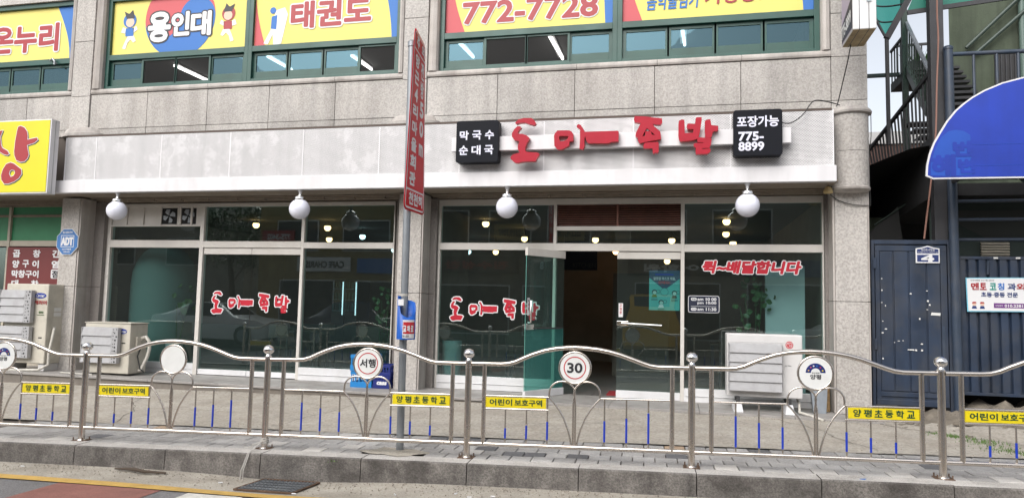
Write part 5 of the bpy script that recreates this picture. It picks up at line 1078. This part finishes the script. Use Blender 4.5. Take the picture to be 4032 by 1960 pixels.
# broken ground, stones and grass in front of the gate
q = grid_mesh(fr(2.42, 6.6, 46), fr(-1.25, .35, 20), lambda x, y: apron_z(x, y)-.02+max(0, min(1, (y+1.25)/.8))*max(0, min(1, (x-2.42)/.9))*(.12+.04*math.sin(x*7+y*4)+.03*math.sin(x*17-y*13))+.022*math.sin(x*31+y*27)*math.sin(y*23-x*9), .006)
o = q.link('broken_concrete', M_ROCK, None); struct(o)
for k in range(26):
    x = random.uniform(2.5, 4.6); y = random.uniform(-1.3, -.5) if k < 18 else random.uniform(-1.7, -1.2); s = random.uniform(.02, .055)
    z = apron_z(x, y)+max(0, min(1, (y+1.25)/.8))*max(0, min(1, (x-2.42)/.9))*.12
    pts = [(x+s*random.uniform(.7, 1.3)*math.cos(R(a)), y+s*random.uniform(.7, 1.3)*math.sin(R(a))) for a in range(0, 360, 60)]
    q = MB(); n = 6; q.v = [(px, py, z-.01) for px, py in pts]+[(x+(px-x)*.7, y+(py-y)*.7, z+s*.6*random.uniform(.6, 1.2)) for px, py in pts]; q.f = [(i, (i+1) % n, n+(i+1) % n, n+i) for i in range(n)]+[tuple(range(n, 2*n))]; q.mi = [0]*7
    tag(q.link('stone', M_ROCK, None), 'loose broken concrete lump on the rough ground below the navy gate', 'stone', 'loose lumps below the gate')
gm = MB()
for cx_, cy_, n_, sp in ((2.86, -1.80, 160, .10), (3.02, -2.15, 200, .13), (3.12, -2.5, 200, .14), (3.3, -2.72, 120, .12), (2.78, -1.55, 60, .08), (-3.0, -4.55, 10, .03)):
    for k in range(n_):
        x = random.gauss(cx_, sp*.8); y = random.gauss(cy_, sp*.7); z = apron_z(x, y)-.005 if y > -4 else p_z(x)-.02; h = random.uniform(.012, .04); a = random.uniform(0, 3.14); w = .006; dx, dy = math.cos(a)*w, math.sin(a)*w; lx, ly = random.uniform(-.02, .02), random.uniform(-.02, .02)
        gm.face([(x-dx, y-dy, z), (x+dx, y+dy, z), (x+lx, y+ly, z+h)])
o = gm.link('grass', M_GRASS, None); tag(o, 'low green grass growing along the crack in the concrete', 'grass', kind='stuff')

# ================================================================== STAINLESS RAILING
RG = thing('pedestrian_railing', 'polished stainless railing with arched rails, round emblems and yellow plates along the kerb', 'railing', (0, -4.03, 0))
def rp(x, h, n=0):         # point on the railing: x along the street, h above pavement
    return Vector((x, -4.03+.05*x+n, p_z(x)+h))
Tr = (1, .05, .0163)
P0 = [.105+2.0*.998*k for k in range(-5, 4)]
lab_l = [rp(0, 0)]
def post(x):
    c = rp(x, 0); t = MB().tube([rp(x, -.0), rp(x, .875)], .030, 20).link('post', M_STEEL, RG, smooth=True)
    MB().lathe([(0, -.0), (.034, 0), (.036, .012), (.026, .02), (.022, .035), (.034, .045), (.046, .055), (.052, .07), (.050, .09), (.040, .108), (.022, .12), (0, .124)], (c.x, c.y, c.z+.862), 28).link('ball_cap', M_CHROME, t, smooth=True)
    q = MB().box(c.x-.072, c.x+.072, c.y-.06, c.y+.06, c.z-.012, c.z+.006); q.link('base_plate', M_RUST, t, bev=.002)
    for a in (-.056, .056):
        for b in (-.044, .044): MB().tube([(c.x+a, c.y+b, c.z+.006), (c.x+a, c.y+b, c.z+.035)], .006, 6).link('bolt', M_RUST, t)
    MB().lathe([(.045, 0), (.040, .01), (.031, .014)], (c.x, c.y, c.z+.006), 20).link('weld_collar', M_STEEL, t, smooth=True)
for x in P0: post(x)
BOW = [(0.03, .848), (.30, .848), (.37, .853), (.44, .872), (.51, .905), (.60, .942), (.70, .975), (.80, .995), (.90, 1.005), (.98, 1.008), (1.06, 1.005), (1.18, .993), (1.28, .975), (1.38, .948), (1.48, .913), (1.57, .880), (1.64, .858), (1.71, .849), (1.97, .848)]
def T(name, pts, r, m=M_STEEL, n=12, par=RG): return MB().tube(pts, r, n).link(name, m, par, smooth=True)
def panel(x0, kind, face):
    """kind 'L' = name plate at the left of the emblem, 'R' = at the right"""
    X = lambda u: x0+u*1.0
    mir = (lambda u: u) if kind == 'L' else (lambda u: 2.0-.004-u)
    P = lambda u, h, n=0: rp(X(mir(u)), h, n)
    T('top_rail', [rp(X(u), h) for u, h in BOW], .0205, n=16)
    T('bottom_rail', [rp(X(.0), .128), rp(X(1.996), .128)], .0205, n=16)
    for u in (.15, 1.83 if kind == 'L' else 1.83): T('upright', [P(u, .128), P(u, .846)], .0205, n=14)
    # name plate side
    T('plate_rail', [P(.17, .562), P(.745, .562)], .0085); T('plate_rail', [P(.17, .447), P(.745, .447)], .0085)
    a, b = sorted((X(mir(.172)), X(mir(.722))))
    A_, B_ = rp(a, 0, -.004), rp(b, 0, -.004)
    pl = MB().hexa([rp(a, .460, -.006), rp(b, .460, -.006), rp(b, .460, .006), rp(a, .460, .006), rp(a, .549, -.006), rp(b, .549, -.006), rp(b, .549, .006), rp(a, .549, .006)]).link('name_plate', M_YEL, RG)
    U = (rp(b, 0)-rp(a, 0)).normalized(); o_ = rp(a, .478, -.007)
    if kind == 'L':
        w = .235; text('어린이', o_+U*.035, .205, .056, M_DKG, pl, U=U, bold=.018, lift=.0015); text('보호구역', o_+U*.265, .25, .056, M_DKG, pl, U=U, bold=.018, lift=.0015)
    else:
        for i, ch in enumerate('양평초등학교'): text(ch, o_+U*(.040+.083*i)+Vector((0, 0, -.002)), .060, .060, M_DKG, pl, U=U, bold=.018, lift=.0015)
    for u, z1 in ((.353, .275), (.546, .305), (.736, .345)):
        T('picket', [P(u, .128), P(u, .447)], .0075); T('blue_sleeve', [P(u, .185), P(u, z1)], .0092, M_BLUE)
    T('picket', [P(.736, .447), P(.736, .562)], .0075)
    # emblem, hoops and leaf bars
    cu = .977
    def ringpts(r, c=.829): return [P(cu+r*math.cos(R(a)), c+r*math.sin(R(a))) for a in range(0, 361, 12)]
    em = T('emblem_ring', ringpts(.140), .0105, n=10)
    cpt = rp(X(mir(cu)), .829)
    dsk = MB(); nn = 36
    for s_, yy in ((-1, -.006), (1, .006)):
        dsk.face([rp(cpt.x+.132*math.cos(2*math.pi*k/nn), .829+.132*math.sin(2*math.pi*k/nn), yy) for k in range(nn)][::s_])
    dsk.link('emblem_disc', M_PWF, em)
    cp = cpt+Vector((0, -.0075, 0)); Ue = Vector(Tr).normalized()
    def fpts(rr, a0, a1, n=30, off=0): return [cp+Ue*(rr*math.cos(R(a0+(a1-a0)*k/n)))+Vector((0, -off, rr*math.sin(R(a0+(a1-a0)*k/n)))) for k in range(n+1)]
    def ringband(r0, r1, a0, a1, m, off=0, zo=0):
        q = MB(); A = fpts(r0, a0, a1, off=off); B2 = fpts(r1, a0, a1, off=off)
        for k in range(30): q.face([A[k]+Vector((0, 0, zo)), A[k+1]+Vector((0, 0, zo)), B2[k+1]+Vector((0, 0, zo)), B2[k]+Vector((0, 0, zo))])
        q.link('emblem_print', m, em)
    if face in ('서행', '30'):
        ringband(.092, .101, 0, 360, M_PRED)
        if face == '30': text('30', cp+Ue*-.066+Vector((0, 0, -.043)), .132, .086, M_PBLK, em, U=Ue, bold=.02, lift=.001)
        else: text('서행', cp+Ue*-.076+Vector((0, 0, -.036)), .152, .076, M_PBLK, em, U=Ue, bold=.025, lift=.001)
    elif face == 'arch':
        ringband(.038, .080, 0, 180, M_NAVY2, 0, .002)
        for k, (a, m) in enumerate(((20, M_YEL), (50, M_PRED), (80, M_POSTB), (105, M_PW), (130, M_POSTR), (160, M_YLINE))):
            c = cp+Ue*(.06*math.cos(R(a)))+Vector((0, -.001, .06*math.sin(R(a)))); MB().face([c+Ue*.008, c+Vector((0, 0, .009)), c-Ue*.008, c-Vector((0, 0, .007))]).link('emblem_print', m, em)
        text('맑은행복', cp+Ue*-.03+Vector((0, 0, -.006)), .062, .013, M_PBLK, em, U=Ue, bold=.0, lift=.001); text('양평', cp+Ue*-.043+Vector((0, 0, -.052)), .086, .040, M_PBLK, em, U=Ue, bold=.012, lift=.001)
    for s_ in (-1, 1):
        c0 = cu+s_*.112; rx = .100; e = []
        for a in range(0, 181, 15): e.append(P(c0+s_*rx*math.cos(R(a))+0, .605+.098*math.sin(R(a))))
        T('hoop', [P(cu+s_*.229-s_*.0, .562)]+[P(c0+s_*.115*math.cos(R(a)), .605+.102*math.sin(R(a))) for a in range(0, 181, 15)]+[P(cu+s_*.010, .50), P(cu+s_*.010, .145)], .0085)
        T('leaf_bar', [P(cu+s_*.229, .560), P(cu+s_*.19, .52), P(cu+s_*.14, .455), P(cu+s_*.095, .38), P(cu+s_*.06, .29), P(cu+s_*.035, .20), P(cu+s_*.025, .145)], .0085)
    # plain side
    T('thin_rail', [P(1.21, .562), P(1.81, .562)], .0085)
    for u, z1 in ((1.245, .367), (1.437, .397), (1.628, .447)):
        T('picket', [P(u, .128), P(u, .562)], .0075); T('blue_sleeve', [P(u, .185), P(u, z1)], .0092, M_BLUE)
M_NAVY2 = mat('emblem_navy', s2l((30, 50, 120)), .4)
for x0, k, f in zip(P0, 'LRLRLRLR', ('30', 'arch', 'blank', '서행', '30', 'arch', 'blank', '서행')): panel(x0, k, f)

# ================================================================== ROAD SIGN POLE
pz = p_z(-2.6)
PO2 = thing('sign_pole', 'galvanised steel pole standing on the pavement behind the railing', 'pole', (-2.60, -3.97, pz))
MB().tube([(-2.60, -3.97, pz-.05), (-2.615, -3.97, 3.86)], .036, 20).link('shaft', M_GALV, PO2, smooth=True); MB().lathe([(.036, 0), (.043, .0), (.043, .05), (.03, .062), (0, .066)], (-2.615, -3.97, 3.84), 18).link('cap', M_GALV, PO2, smooth=True); MB().lathe([(.0375, 0), (.0395, 0), (.0395, .022), (.0375, .022)], (-2.607, -3.97, 1.36), 20).link('strap', M_HOSE, PO2)
RS = thing('red_road_sign', 'tall narrow red road sign with white Korean text mounted edge on to the pole', 'road sign', (-2.54, -3.93, 2.2))
ya_, yb_ = -4.20, -3.655
def sp(y, z, d=0):
    t = (y-ya_)/(yb_-ya_); zt = (z-2.18)/1.78
    lx = -2.556+.055*zt; rx = -2.550-.045*zt
    return Vector((lx+(rx-lx)*t+d, y, z))
def slab_layer(y0, y1, z0, z1, d, m, nm, c=.03):
    zs = [z0, z0+c*.35, z0+c]+fr(z0+c, z1-c, 24)[1:]+[z1-c*.35, z1]; q = MB()
    ins = [c, c*.3]+[0]*(len(zs)-4)+[c*.3, c]
    for (za, ia), (zb, ib) in zip(list(zip(zs, ins)), list(zip(zs, ins))[1:]):
        ra = [y0+ia+(y1-y0-2*ia)*k/4 for k in range(5)]; rb = [y0+ib+(y1-y0-2*ib)*k/4 for k in range(5)]
        for k in range(4): q.face([sp(ra[k], za, d), sp(ra[k+1], za, d), sp(rb[k+1], zb, d), sp(rb[k], zb, d)])
    o = q.link(nm, m, RS, smooth=True); return o
o = slab_layer(ya_, yb_, 2.185, 3.955, 0, M_RDSIGN, 'plate', .05); s_ = o.modifiers.new('thick', 'SOLIDIFY'); s_.thickness = .004; s_.offset = 0
slab_layer(ya_+.018, yb_-.018, 2.205, 3.935, .004, M_PW, 'border', .04); slab_layer(ya_+.034, yb_-.034, 2.40, 3.755, .006, M_RDSIGN, 'field', .008); slab_layer(ya_+.034, yb_-.034, 2.222, 2.382, .006, M_RDSIGN, 'field', .02); slab_layer(ya_+.034, yb_-.034, 3.773, 3.92, .006, M_RDSIGN, 'field', .02)
def stext(s_, y, z, w, h, b=.03): text(s_, (0, 0, 0), w, h, M_PW, RS, bold=b, lift=.009, fmap=lambda a, c, l: sp(y+a, z+c, l))
stext('주', ya_+.10, 3.79, .13, .11); stext('의', ya_+.34, 3.79, .13, .11)
for i, ch in enumerate('양근4리마을회관'): stext(ch, ya_+.085+(.03 if ch == '4' else 0), 3.60-.166*i, .16-(.05 if ch == '4' else 0), .125)
for i, (ch, h) in enumerate((('전', .17), ('방', .17), ('5', .15), ('0', .15), ('m', .11))): stext(ch, ya_+.335, 3.55-.195*i, .12, h, .03)
for i, ch in enumerate('천천히'): stext(ch, ya_+.10+.13*i, 2.25, .11, .115)
for z in (2.6, 3.5): MB().tube([(-2.61, -3.97, z), (-2.555, -3.97, z)], .02, 8).link('clamp', M_GALV, RS)
DP = thing('flyer_dispenser', 'blue curved plastic flyer holder strapped to the sign pole', 'dispenser', (-2.56, -4.03, .95))
dc = (-2.555, -4.03); r = .088
q = MB(); prof_top = lambda a: 1.20+(.14 if a < 95 else .0)
N2 = 28
def topz(k):
    a = k/N2
    return lerp_tab([(0, 1.33), (.08, 1.36), (.22, 1.365), (.30, 1.30), (.36, 1.19), (.48, 1.155), (.60, 1.18), (.70, 1.23), (.78, 1.30), (.9, 1.32), (1, 1.33)], a)
ang = lambda k: R(180+90-20+360*k/N2)
V_ = []
for k in range(N2+1):
    x, y = dc[0]+r*math.cos(ang(k)-2.2), dc[1]+r*math.sin(ang(k)-2.2); V_.append(((x, y, .95), (x, y, topz(k))))
for k in range(N2): q.face([V_[k][0], V_[k+1][0], V_[k+1][1], V_[k][1]])
q.face([v[0] for v in V_[:-1]]); o = q.link('shell', M_DISP, DP, smooth=True); sm = o.modifiers.new('thick', 'SOLIDIFY'); sm.thickness = .004
def cyl_patch(a0, a1, z0, z1, rr, m, nm):
    q = MB(); n = 10
    for k in range(n):
        t0, t1 = R(a0+(a1-a0)*k/n), R(a0+(a1-a0)*(k+1)/n); q.face([(dc[0]+rr*math.cos(t), dc[1]+rr*math.sin(t), z) for t, z in ((t0, z0), (t1, z0), (t1, z1), (t0, z1))])
    q.link(nm, m, DP)
cyl_patch(270, 350, .962, 1.135, r+.003, M_PW, 'leaflet_label'); cyl_patch(274, 350, 1.005, 1.115, r+.005, M_PRED, 'label_red')
cyl_patch(225, 272, 1.27, 1.33, r+.003, M_PW, 'small_label')
for i, ch in enumerate('교차로'):
    t = R(284+22*i); c = Vector((dc[0]+(r+.007)*math.cos(t), dc[1]+(r+.007)*math.sin(t), 1.025)); U = Vector((-math.sin(t), math.cos(t), 0)); text(ch, c-U*.014, .026, .055, M_PW, DP, U=U, bold=.05, lift=.001)
t = R(290); U = Vector((-math.sin(t), math.cos(t), 0)); text('591-2233', Vector((dc[0]+(r+.008)*math.cos(t), dc[1]+(r+.008)*math.sin(t), .975))-U*.03, .06, .018, M_PBLK, DP, U=U, bold=.02, lift=.001)

# ---- drain grate, twig, rope, litter
z_ = lambda x, y: road_z(x, y)+.012
DG = thing('drain_grate', 'rusty steel drain grate in the gutter at the kerb', 'drain', (-3.43, -4.8, z_(-3.43, -4.8)))
gz = z_(-3.43, -4.75)+.004
def gp(x, y, h=0): return (x, y, road_z(x, y)+.014+h)
for (a, b) in (((-3.70, -4.97), (-3.15, -4.97)), ((-3.70, -4.50), (-3.15, -4.50)), ((-3.70, -4.97), (-3.70, -4.50)), ((-3.15, -4.97), (-3.15, -4.50))): MB().bar(gp(*a), gp(*b), .018, .014).link('grate_frame', M_RUST, DG)
MB().face([gp(-3.69, -4.96, -.008), gp(-3.16, -4.96, -.008), gp(-3.16, -4.51, -.008), gp(-3.69, -4.51, -.008)]).link('pit', mat('pit_mud', (.06, .052, .042), .9, var=.4, vs=30), DG)
for i in range(15): MB().bar(gp(-3.67+.035*i, -4.955, .003), gp(-3.67+.035*i, -4.515, .003), .010, .010).link('grate_bar', M_GALV, DG)
for j in range(4): MB().bar(gp(-3.69, -4.88+.1*j, .005), gp(-3.16, -4.88+.1*j, .005), .006, .008).link('cross_bar', M_GALV, DG)
rz = lambda x, y, h=0: (x, y, road_z(x, y)+.012+h)
tag(MB().tube([rz(-5.17, -4.66, .01), rz(-5.02, -4.68, .02), rz(-4.9, -4.72, .03), rz(-4.78, -4.74, .022), rz(-4.60, -4.68, .01)], .012, 7, rs=[.008, .015, .017, .016, .009]).link('twig', M_TWIG, None, smooth=True), 'brown twig lying in the gutter against the kerb', 'twig')
xr = P0[3]
tr = thing('tied_rope', 'white rope wound round the foot of a railing post with loose ends over the kerb', 'rope', rp(xr, .05))
q = []
for k in range(60): a = R(k*36); q.append(rp(xr, .045+.0009*k, 0)+Vector((.036*math.cos(a), .036*math.sin(a), .004*math.sin(k))))
M_ROPE = mat('rope_white', (.46, .44, .41), .9); MB().tube(q, .005, 6).link('coil', M_ROPE, tr)
c = rp(xr, 0)
for i, (dx, dy, e) in enumerate(((-.09, -.10, -.01), (.0, -.33, -.27), (-.02, -.335, -.27), (-.015, -.322, -.25), (-.14, -.05, .01))):
    pts = [c+Vector((-.01, -.036, .07)), c+Vector((dx*.5, -.10, .05)), c+Vector((dx*.8, dy*.75 if dy < -.2 else dy, -.0 if dy < -.2 else .02)), c+Vector((dx, dy, e*.5 if dy < -.2 else e)), c+Vector((dx*1.1-.02*i*.3, dy, e))]
    MB().tube(pts, .0042, 6).link('loose_end', M_ROPE, tr)
for i, (x, y, a) in enumerate(((-6.1, -4.78, 0), (-3.95, -4.80, .5), (-2.28, -4.86, -.9), (-1.80, -4.72, 1.2), (-1.66, -4.80, .2), (-1.60, -4.84, .8), (-1.48, -4.73, 0), (-3.12, -5.0, .3), (-7.3, -4.9, .3))):
    d = Vector((math.cos(a), math.sin(a), 0))*.018; p = Vector(rz(x, y, .006)); tag(MB().tube([p-d, p+d], .0055, 7).link('cigarette_butt', M_PW, None), 'white cigarette butt lying in the gutter', 'litter', 'cigarette butts in the gutter')
tag(MB().face([rp(1.42, .004, -.19), rp(1.46, .004, -.20), rp(1.475, .01, -.18), rp(1.43, .004, -.165)]).link('plastic_scrap', M_POSTB, None), 'tiny blue plastic scrap lying on top of the kerb', 'litter')

# grit and pebbles along the gutter and on the apron
gq = MB(); rg = random.Random(11)
for k in range(2600):
    if k < 1500: x = rg.uniform(-7.5, 3.2); t = abs(rg.gauss(0, .22)); y = -4.30+.05*x-.02-t; z = road_z(x, y)+.010
    elif k < 2100: x = rg.uniform(-9, 3.2); y = -.98-abs(rg.gauss(0, .12)); z = apron_z(x, y)
    else: x = rg.uniform(-8.5, 3.2); y = rg.uniform(-3.0+.05*x, -1.0); z = apron_z(x, y)
    if y < -5.0: continue
    s = rg.uniform(.003, .010); a = rg.uniform(0, 6)
    P = [(x+s*math.cos(a+i*2.1), y+s*math.sin(a+i*2.1), z-.001) for i in range(3)]; ap = (x, y, z+s*.9)
    gq.face([P[0], P[1], ap]); gq.face([P[1], P[2], ap]); gq.face([P[2], P[0], ap])
o = gq.link('gravel', mat('grit', (.22, .19, .155), .95, var=.5, vs=60), None, raw=True); tag(o, 'loose grit scattered along the gutter and the apron', 'gravel', kind='stuff')
# fine cracks and joints in the concrete apron
cq = MB(); rc = random.Random(4)
def crack(x, y, dx, dy, n, w, jit):
    P = [(x, y)]
    for i in range(n): x += dx+rc.gauss(0, jit); y += dy+rc.gauss(0, jit); P.append((x, y))
    for (a, b), (c, d) in zip(P, P[1:]):
        l = math.hypot(c-a, d-b) or 1; nx, ny = -(d-b)/l*w, (c-a)/l*w; ww = rc.uniform(.5, 1)
        cq.face([(a-nx*ww, b-ny*ww, apron_z(a, b)+.0035), (c-nx*ww, d-ny*ww, apron_z(c, d)+.0035), (c+nx*ww, d+ny*ww, apron_z(c, d)+.0035), (a+nx*ww, b+ny*ww, apron_z(a, b)+.0035)])
crack(-4.1, -1.0, -.02, -.09, 22, .005, .02); crack(1.15, -1.0, .03, -.08, 22, .006, .025); crack(-8.0, -1.0, .05, -.08, 26, .005, .03); crack(2.35, -.95, .07, -.10, 18, .010, .03); crack(-1.9, -2.2, .08, .01, 20, .004, .02); crack(-6.9, -2.4, .09, -.01, 16, .004, .02)
struct(cq.link('apron_cracks', mat('crack_dirt', (.07, .06, .045), .95), None, raw=True))

# ================================================================== ACROSS THE STREET (seen in the shop glass)
struct(box('opposite_pavement', M_APRON, None, -40, 30, -40, -13.6, -.6, -.22))
def opp(x0, x1, y, h, m, lab, wins, sign=None):
    t = thing('opposite_building', lab, 'building', ((x0+x1)/2, y, -.22), 'buildings across the street')
    box('wall', m, t, x0, x1, y-8, y, -.3, h)
    for (a, b, c, d) in wins:
        w = box('window', M_WHITE2, t, a-.05, b+.05, y+.005, y+.05, c-.05, d+.05); box('pane', mat('opposite_glass', (.03, .035, .04), .1), w, a, b, y+.051, y+.055, c, d)
    if sign:
        for (a, b, c, d, mm, tx, tm) in sign:
            s = box('shop_sign', mm, t, a, b, y+.06, y+.16, c, d, .01)
            if tx: text(tx, (b-.12*(b-a), y+.165, c+(d-c)*.25), (b-a)*.72, (d-c)*.45, tm, s, U=(-1, 0, 0), bold=.03)
    return t
m1 = mat('opposite_stone', (.13, .12, .105), .8, var=.2, vs=2); m2 = mat('opposite_render', (.24, .225, .20), .8, var=.1, vs=1); m3 = mat('opposite_ochre', (.26, .20, .085), .8, var=.1)
opp(-9.8, -2.6, -16.5, 7.4, m1, 'dark clad two storey building across the street with yellow sash windows', [(-9.3, -8.1, 3.7, 4.9), (-7.2, -5.6, 3.7, 4.9), (-4.9, -3.3, 3.7, 4.9), (-9.2, -6.4, .2, 2.0), (-5.8, -3.2, .2, 2.0)],
    [(-9.5, -6.0, 2.5, 3.15, M_DARK, '진수성찬', M_DRED), (-5.6, -2.9, 2.5, 3.15, M_DARK, '070-7720-6018', M_PW), (-7.0, -5.8, 3.75, 4.4, m3, '2319.7097', M_PBLK), (-4.7, -3.5, 3.75, 4.4, m3, '031.774.1130', M_PBLK)])
opp(-17.5, -10.0, -17.0, 6.2, m3, 'ochre house across the street with a cafe banner', [(-16.6, -14.8, 3.4, 4.6), (-13.6, -11.6, 3.4, 4.6), (-16.4, -14.0, 0, 2.1), (-12.9, -10.6, 0, 2.1)],
    [(-15.6, -13.2, 2.5, 3.1, M_PW, 'CAFE CHARIS', M_PBLK), (-12.9, -10.6, 2.45, 3.05, M_POSTB, None, None), (-17.3, -15.8, 3.7, 4.2, M_DRED, '775-3402', M_PW)])
opp(-2.4, 6.5, -16.8, 6.8, m2, 'grey rendered building across the street behind the yellow van', [(-1.8, .2, 3.6, 4.9), (1.2, 3.2, 3.6, 4.9), (-1.6, 1.4, .2, 2.2), (2.4, 5.2, .2, 2.2)], [(-1.9, 1.8, 2.5, 3.1, M_DARK, '영어학원', M_PW), (2.2, 5.6, 2.5, 3.1, M_NAVY, None, None)])
opp(6.8, 14.5, -17.2, 5.6, m1, 'low dark building across the street at the right end', [(7.4, 9.2, 3.2, 4.4), (10.4, 12.2, 3.2, 4.4), (7.6, 12.4, .2, 2.1)])
opp(-31, -21.5, -22, 6.0, m2, 'pale house far down the opposite side', [(-30, -28, 3, 4.3), (-26, -24, 3, 4.3)])
# tree left of the ochre house
TR = thing('street_tree', 'round green street tree across the road left of the ochre house', 'tree', (-19.4, -18, -.2))
MB().tube([(-19.4, -18, -.2), (-19.35, -18, 1.3), (-19.5, -17.9, 2.8), (-19.3, -18.1, 4.2)], .12, 10, rs=[.16, .13, .10, .05]).link('trunk', M_TWIG, TR, smooth=True)
for k in range(5): a = k*1.3; MB().tube([(-19.42, -18, 2.0+.3*k), (-19.4+.7*math.cos(a), -18+.7*math.sin(a), 3.0+.35*k)], .04, 6).link('branch', M_TWIG, TR)
q = MB(); rt = random.Random(5)
cl = [(rt.uniform(-1.2, 1.2), rt.uniform(-1.1, 1.1), rt.uniform(-.9, 1.3)) for _ in range(16)]
for k in range(3200):
    c = cl[k % 16]; p = Vector((-19.4+c[0]+rt.gauss(0, .33), -18+c[1]+rt.gauss(0, .33), 3.9+c[2]+rt.gauss(0, .28)))
    u = Vector((rt.uniform(-1, 1), rt.uniform(-1, 1), rt.uniform(-1, 1))).normalized()*.07; v = u.cross(Vector((rt.uniform(-1, 1), rt.uniform(-1, 1), 1))).normalized()*.06; q.face([p-u, p+v, p+u, p-v])
q.link('crown', M_LEAF, TR)
# opposite kerb bollard-type railing is not in view; parked vehicles reflected in the windows
def car(lab, paint, loc, rz, L=4.7, W=1.8, H=1.45, van=False):
    t = thing('parked_van' if van else 'parked_car', lab, 'van' if van else 'car', (0, 0, 0), 'vehicles parked across the street')
    gm_ = mat('car_glass', (.02, .025, .03), .05, spec=.8); ty = mat('tyre_rubber', (.02, .02, .02), .8)
    if van: st = [(-.5, .45, .70, .72, .80), (-.49, .30, .95, 1.0, .90), (-.44, .25, 1.02, 1.25, .96), (-.36, .22, 1.10, H*.97, .99), (-.2, .22, 1.12, H, 1), (.3, .22, 1.12, H, 1), (.47, .25, 1.10, H*.96, .98), (.5, .38, 1.0, H*.80, .93)]
    else: st = [(-.5, .42, .62, .63, .80), (-.485, .26, .74, .76, .90), (-.42, .20, .84, .86, .98), (-.26, .18, .92, .95, 1), (-.20, .18, .93, 1.02, 1), (-.08, .18, .95, H*.97, 1), (.04, .18, .96, H, 1), (.18, .18, .97, H*.98, 1), (.32, .18, .99, 1.16, 1), (.38, .20, 1.0, 1.03, .99), (.47, .26, .98, 1.0, .94), (.5, .42, .88, .89, .86)]
    rings = []
    for (u, zb, zbelt, zt, w) in st:
        x = u*L; hw = W/2*w; tw = hw*(.76 if zt-zbelt > .12 else .93)
        rings.append([(x, -hw*.93, zb), (x, -hw, zb+(zbelt-zb)*.45), (x, -hw*.985, zbelt), (x, -tw, zt-.02), (x, -tw*.8, zt), (x, tw*.8, zt), (x, tw, zt-.02), (x, hw*.985, zbelt), (x, hw, zb+(zbelt-zb)*.45), (x, hw*.93, zb)])
    q = MB(); g_ = MB(); n = 10
    for A, B2 in zip(rings, rings[1:]):
        for i in range(n):
            j = (i+1) % n; side = i in (2, 6); hA, hB = A[3][2]-A[2][2], B2[3][2]-B2[2][2]; slope = i == 4 and abs(A[4][2]-B2[4][2]) > .16
            (g_ if (side and min(hA, hB) > .25) or slope else q).face([A[i], A[j], B2[j], B2[i]])
    q.face(rings[0][::-1]); q.face(rings[-1])
    def fin(mb, nm, m, par):
        o = mb.link(nm, m, None, smooth=True); o.parent = par; return o
    fin(q, 'body', paint, t); fin(g_, 'window', gm_, t)
    for sx in (-.31, .30):
        for sy in (-1, 1):
            x, y = sx*L, sy*(W/2-.10); w = MB().tube([(x, y-.11, .33), (x, y+.11, .33)], .33, 24); w = fin(w, 'wheel', ty, t); rr = MB().tube([(x, y+sy*.10, .33), (x, y+sy*.118, .33)], .21, 18); fin(rr, 'rim', M_GALV, w)
    for sy in (-1, 1):
        hb = MB().box(-L*.487, -L*.455, sy*W*.30-.14, sy*W*.30+.14, .60 if not van else .72, .74 if not van else .92); fin(hb, 'headlight', M_PW, t)
        tb = MB().box(L*.478, L*.492, sy*W*.34-.10, sy*W*.34+.10, .78, .92); fin(tb, 'tail_light', M_PRED, t)
    fin(MB().box(-L*.505, -L*.49, -.26, .26, .42, .53), 'number_plate', M_PW, t)
    if van: fin(MB().box(-L*.506, -L*.488, -.86, .86, .96, 1.16), 'front_band', M_POSTY, t)
    t.location = loc; t.rotation_euler = (0, 0, rz); return t
car('silver white sedan parked across the street, reflected in the left shop windows', mat('car_silver', (.78, .79, .80), .3, coat=.5), (-16.3, -12.9, -.30), math.pi)
car('dark blue car parked across the street, reflected beside the silver sedan', mat('car_navy', (.012, .025, .05), .2, coat=.8), (-10.9, -13.4, -.30), math.pi, H=1.6)
car('yellow academy van parked nose towards the shops, reflected in the right door', mat('van_yellow', (.80, .46, .03), .3, coat=.5), (-.85, -14.9, -.26), math.pi/2*1.0+math.pi*0, L=4.9, W=1.9, H=2.0, van=True)
car('silver hatchback parked across the street at the right', MATS['car_silver'], (5.6, -13.2, -.25), math.pi, L=4.2)
